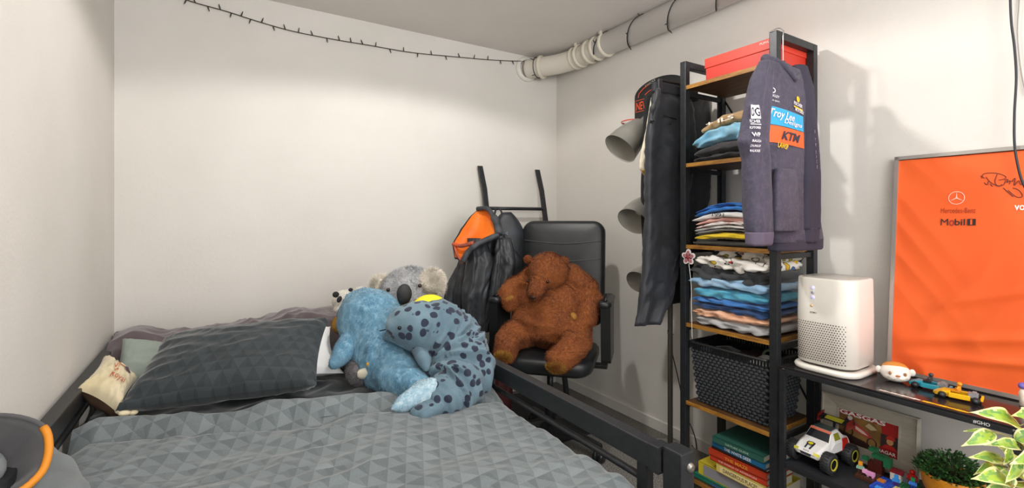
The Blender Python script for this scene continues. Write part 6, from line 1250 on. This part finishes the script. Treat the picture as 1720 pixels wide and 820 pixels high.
obj('foliage', b, M('20491F', 0.5, 0, '3A6B2C', 30), pot, kind='stuff'); obj('stems', sb_, M('3A3A20', 0.7), pot, kind='stuff')
wb = thing('white_holder', 'small white plastic slatted holder right of the orange pot', 'holder', (1.80, 0.395, QL)); 
for i in range(4): b = MB(); box(b, (1.80, 0.40, QL + 0.012 + 0.022 * i), (0.04, 0.045, 0.010), 0.002); obj('slat', b, M('D8D8D4', 0.4), wb)
b = MB(); box(b, (1.815, 0.40, QL + 0.043), (0.006, 0.043, 0.084), 0.001); obj('back_plate', b, M('C8C8C4', 0.4), wb)

# ---------------------------------------------------------------- variegated fig in the foreground
fic = thing('variegated_fig', 'tall houseplant with yellow green cream edged leaves at the right foreground', 'plant', (1.30, 0.19, 0.0))
b = MB(); lathe(b, [(0.0, 0.001), (0.10, 0.001), (0.13, 0.24), (0.135, 0.25), (0.12, 0.25), (0.115, 0.20), (0.0, 0.20)], (1.30, 0.19, 0), 36); obj('pot', b, M('D8D4CC', 0.4), fic)
b = MB(); lathe(b, [(0.0, 0.201), (0.115, 0.201)], (1.30, 0.19, 0), 24); obj('soil', b, M('2A1E14', 0.9), fic)
def leaf_mats():
    m1, nt, p = new_mat('leaf_green'); k = N(nt); co = k.coord(); k.l(k.mix(k.ramp(k.noise(co, 22, 3), 0.4, 0.6), lin('7C9F2E'), lin('A2B844')), p.inputs['Base Color']); p.inputs['Roughness'].default_value = 0.4; p.inputs['Transmission Weight'].default_value = 0.0; p.inputs['Subsurface Weight'].default_value = 0.15; p.inputs['Subsurface Radius'].default_value = (0.01, 0.01, 0.004)
    return [m1, M('DDD8A0', 0.4, 0, 'C8CC78', 30), M('5C8A3C', 0.4, 0, '769C4A', 24)]
LM = leaf_mats(); trunk = spline([(1.30, 0.19, 0.2), (1.29, 0.20, 0.45), (1.27, 0.215, 0.62), (1.255, 0.225, 0.72)], 6)
b = MB(); tube(b, trunk, [0.010 - 0.0003 * i for i in range(len(trunk))], 8); 
rnd = random.Random(3); 
def leaf(base, tip, width, up=(0, -0.4, 1), curl=0.12, seed=0, fold=0.25, par=fic):
    base, tip = Vector(base), Vector(tip); d = tip - base; L = d.length; t_ = d.normalized(); s = t_.cross(Vector(up)).normalized(); n_ = s.cross(t_)
    mb = MB(); nu, nv = 8, 16; V_ = []
    for j in range(nv + 1):
        v = j / nv; w = width * 0.5 * (math.sin(math.pi * min(1, v ** 0.8 * 1.02)) ** 0.75) * (1 - 0.55 * max(0, v - 0.6) / 0.4) + 0.0006
        c = base + d * v + n_ * (curl * L * math.sin(math.pi * v) - curl * L * 0.8 * v * v)
        for i in range(nu + 1):
            u = i / nu * 2 - 1; wav = 0.06 * width * math.sin(v * 14 + seed + (2 if u > 0 else 0)) * abs(u) ** 2
            V_.append(c + s * (u * w) + n_ * (abs(u) * w * fold + wav))
    F_ = []; M_ = []
    for j in range(nv):
        for i in range(nu):
            F_.append((j * (nu + 1) + i, j * (nu + 1) + i + 1, (j + 1) * (nu + 1) + i + 1, (j + 1) * (nu + 1) + i))
            edge = i in (0, nu - 1) or j >= nv - 2 or (i in (1, nu - 2) and (nz(j * 0.5, seed, i) > 0.25)); M_.append(1 if edge else (2 if nz(j * 0.35, i * 0.5, seed * 3.3) > 0.10 else 0))
    mb.v = [tuple(p) for p in V_]; mb.f = F_; mb.m = M_; mb.s = [True] * len(F_); return obj('leaf', mb, LM, par)
K = 795.0; PXW = lambda w, d: w * d / K
vis = [((1712, 716, 0.86), (1637, 690, 0.84), 26), ((1669, 727, 0.86), (1620, 748, 0.84), 19), ((1664, 724, 0.88), (1619, 724, 0.88), 5), ((1712, 752, 0.86), (1661, 745, 0.84), 17), ((1685, 773, 0.86), (1631, 767, 0.84), 17), ((1664, 776, 0.87), (1640, 796, 0.83), 10), ((1694, 808, 0.84), (1639, 802, 0.80), 26), ((1662, 781, 0.88), (1700, 800, 0.86), 24), ((1735, 712, 0.85), (1707, 696, 0.83), 30), ((1700, 762, 0.89), (1722, 800, 0.86), 26), ((1716, 770, 0.82), (1690, 812, 0.80), 14), ((1705, 740, 0.86), (1742, 728, 0.86), 22), ((1700, 830, 0.82), (1650, 824, 0.80), 22), ((1722, 790, 0.80), (1712, 842, 0.80), 28), ((1680, 770, 0.90), (1706, 788, 0.88), 26), ((1712, 742, 0.88), (1730, 772, 0.84), 22), ((1740, 770, 0.84), (1706, 776, 0.80), 24), ((1690, 790, 0.86), (1680, 828, 0.84), 22), ((1730, 740, 0.86), (1764, 748, 0.84), 24), ((1675, 745, 0.90), (1700, 772, 0.88), 14), ((1716, 800, 0.82), (1745, 824, 0.80), 26), ((1696, 752, 0.84), (1688, 781, 0.82), 12)]
hub_ = [PD(1712, 745, 0.87), PD(1700, 790, 0.87), PD(1730, 780, 0.85), PD(1735, 715, 0.86)]
for h in hub_: tube(b, spline([trunk[-4], (trunk[-1] + h) / 2 + Vector((0.005, 0, 0.01)), h], 5), 0.0022, 6)
for i, (a, c, w) in enumerate(vis):
    B0, T0 = PD(*a), PD(*c); h = min(hub_, key=lambda q: (q - B0).length); tube(b, spline([h, (h + B0) / 2 + Vector((0, 0, 0.004)), B0], 4), 0.0011, 5)
    leaf(B0, T0, PXW(w, a[2]) * 1.15, (rnd.uniform(-0.3, 0.1), -0.8, 0.8), rnd.uniform(0.04, 0.16), i, 0.2)
obj('stem', b, M('8A7A4A', 0.6, 0, 'A8A860', 10), fic)
for i in range(34):
    a = rnd.uniform(0, 2 * math.pi); z = rnd.uniform(0.42, 0.70); c0 = Vector((1.30, 0.17, z)); d = Vector((math.cos(a), math.sin(a), rnd.uniform(-0.3, 0.4)))
    B0 = c0 + d * 0.05; T0 = B0 + d * rnd.uniform(0.05, 0.075)
    leaf(B0, T0, 0.028, (0, -0.2, 1), rnd.uniform(0.04, 0.2), i + 50, 0.2)
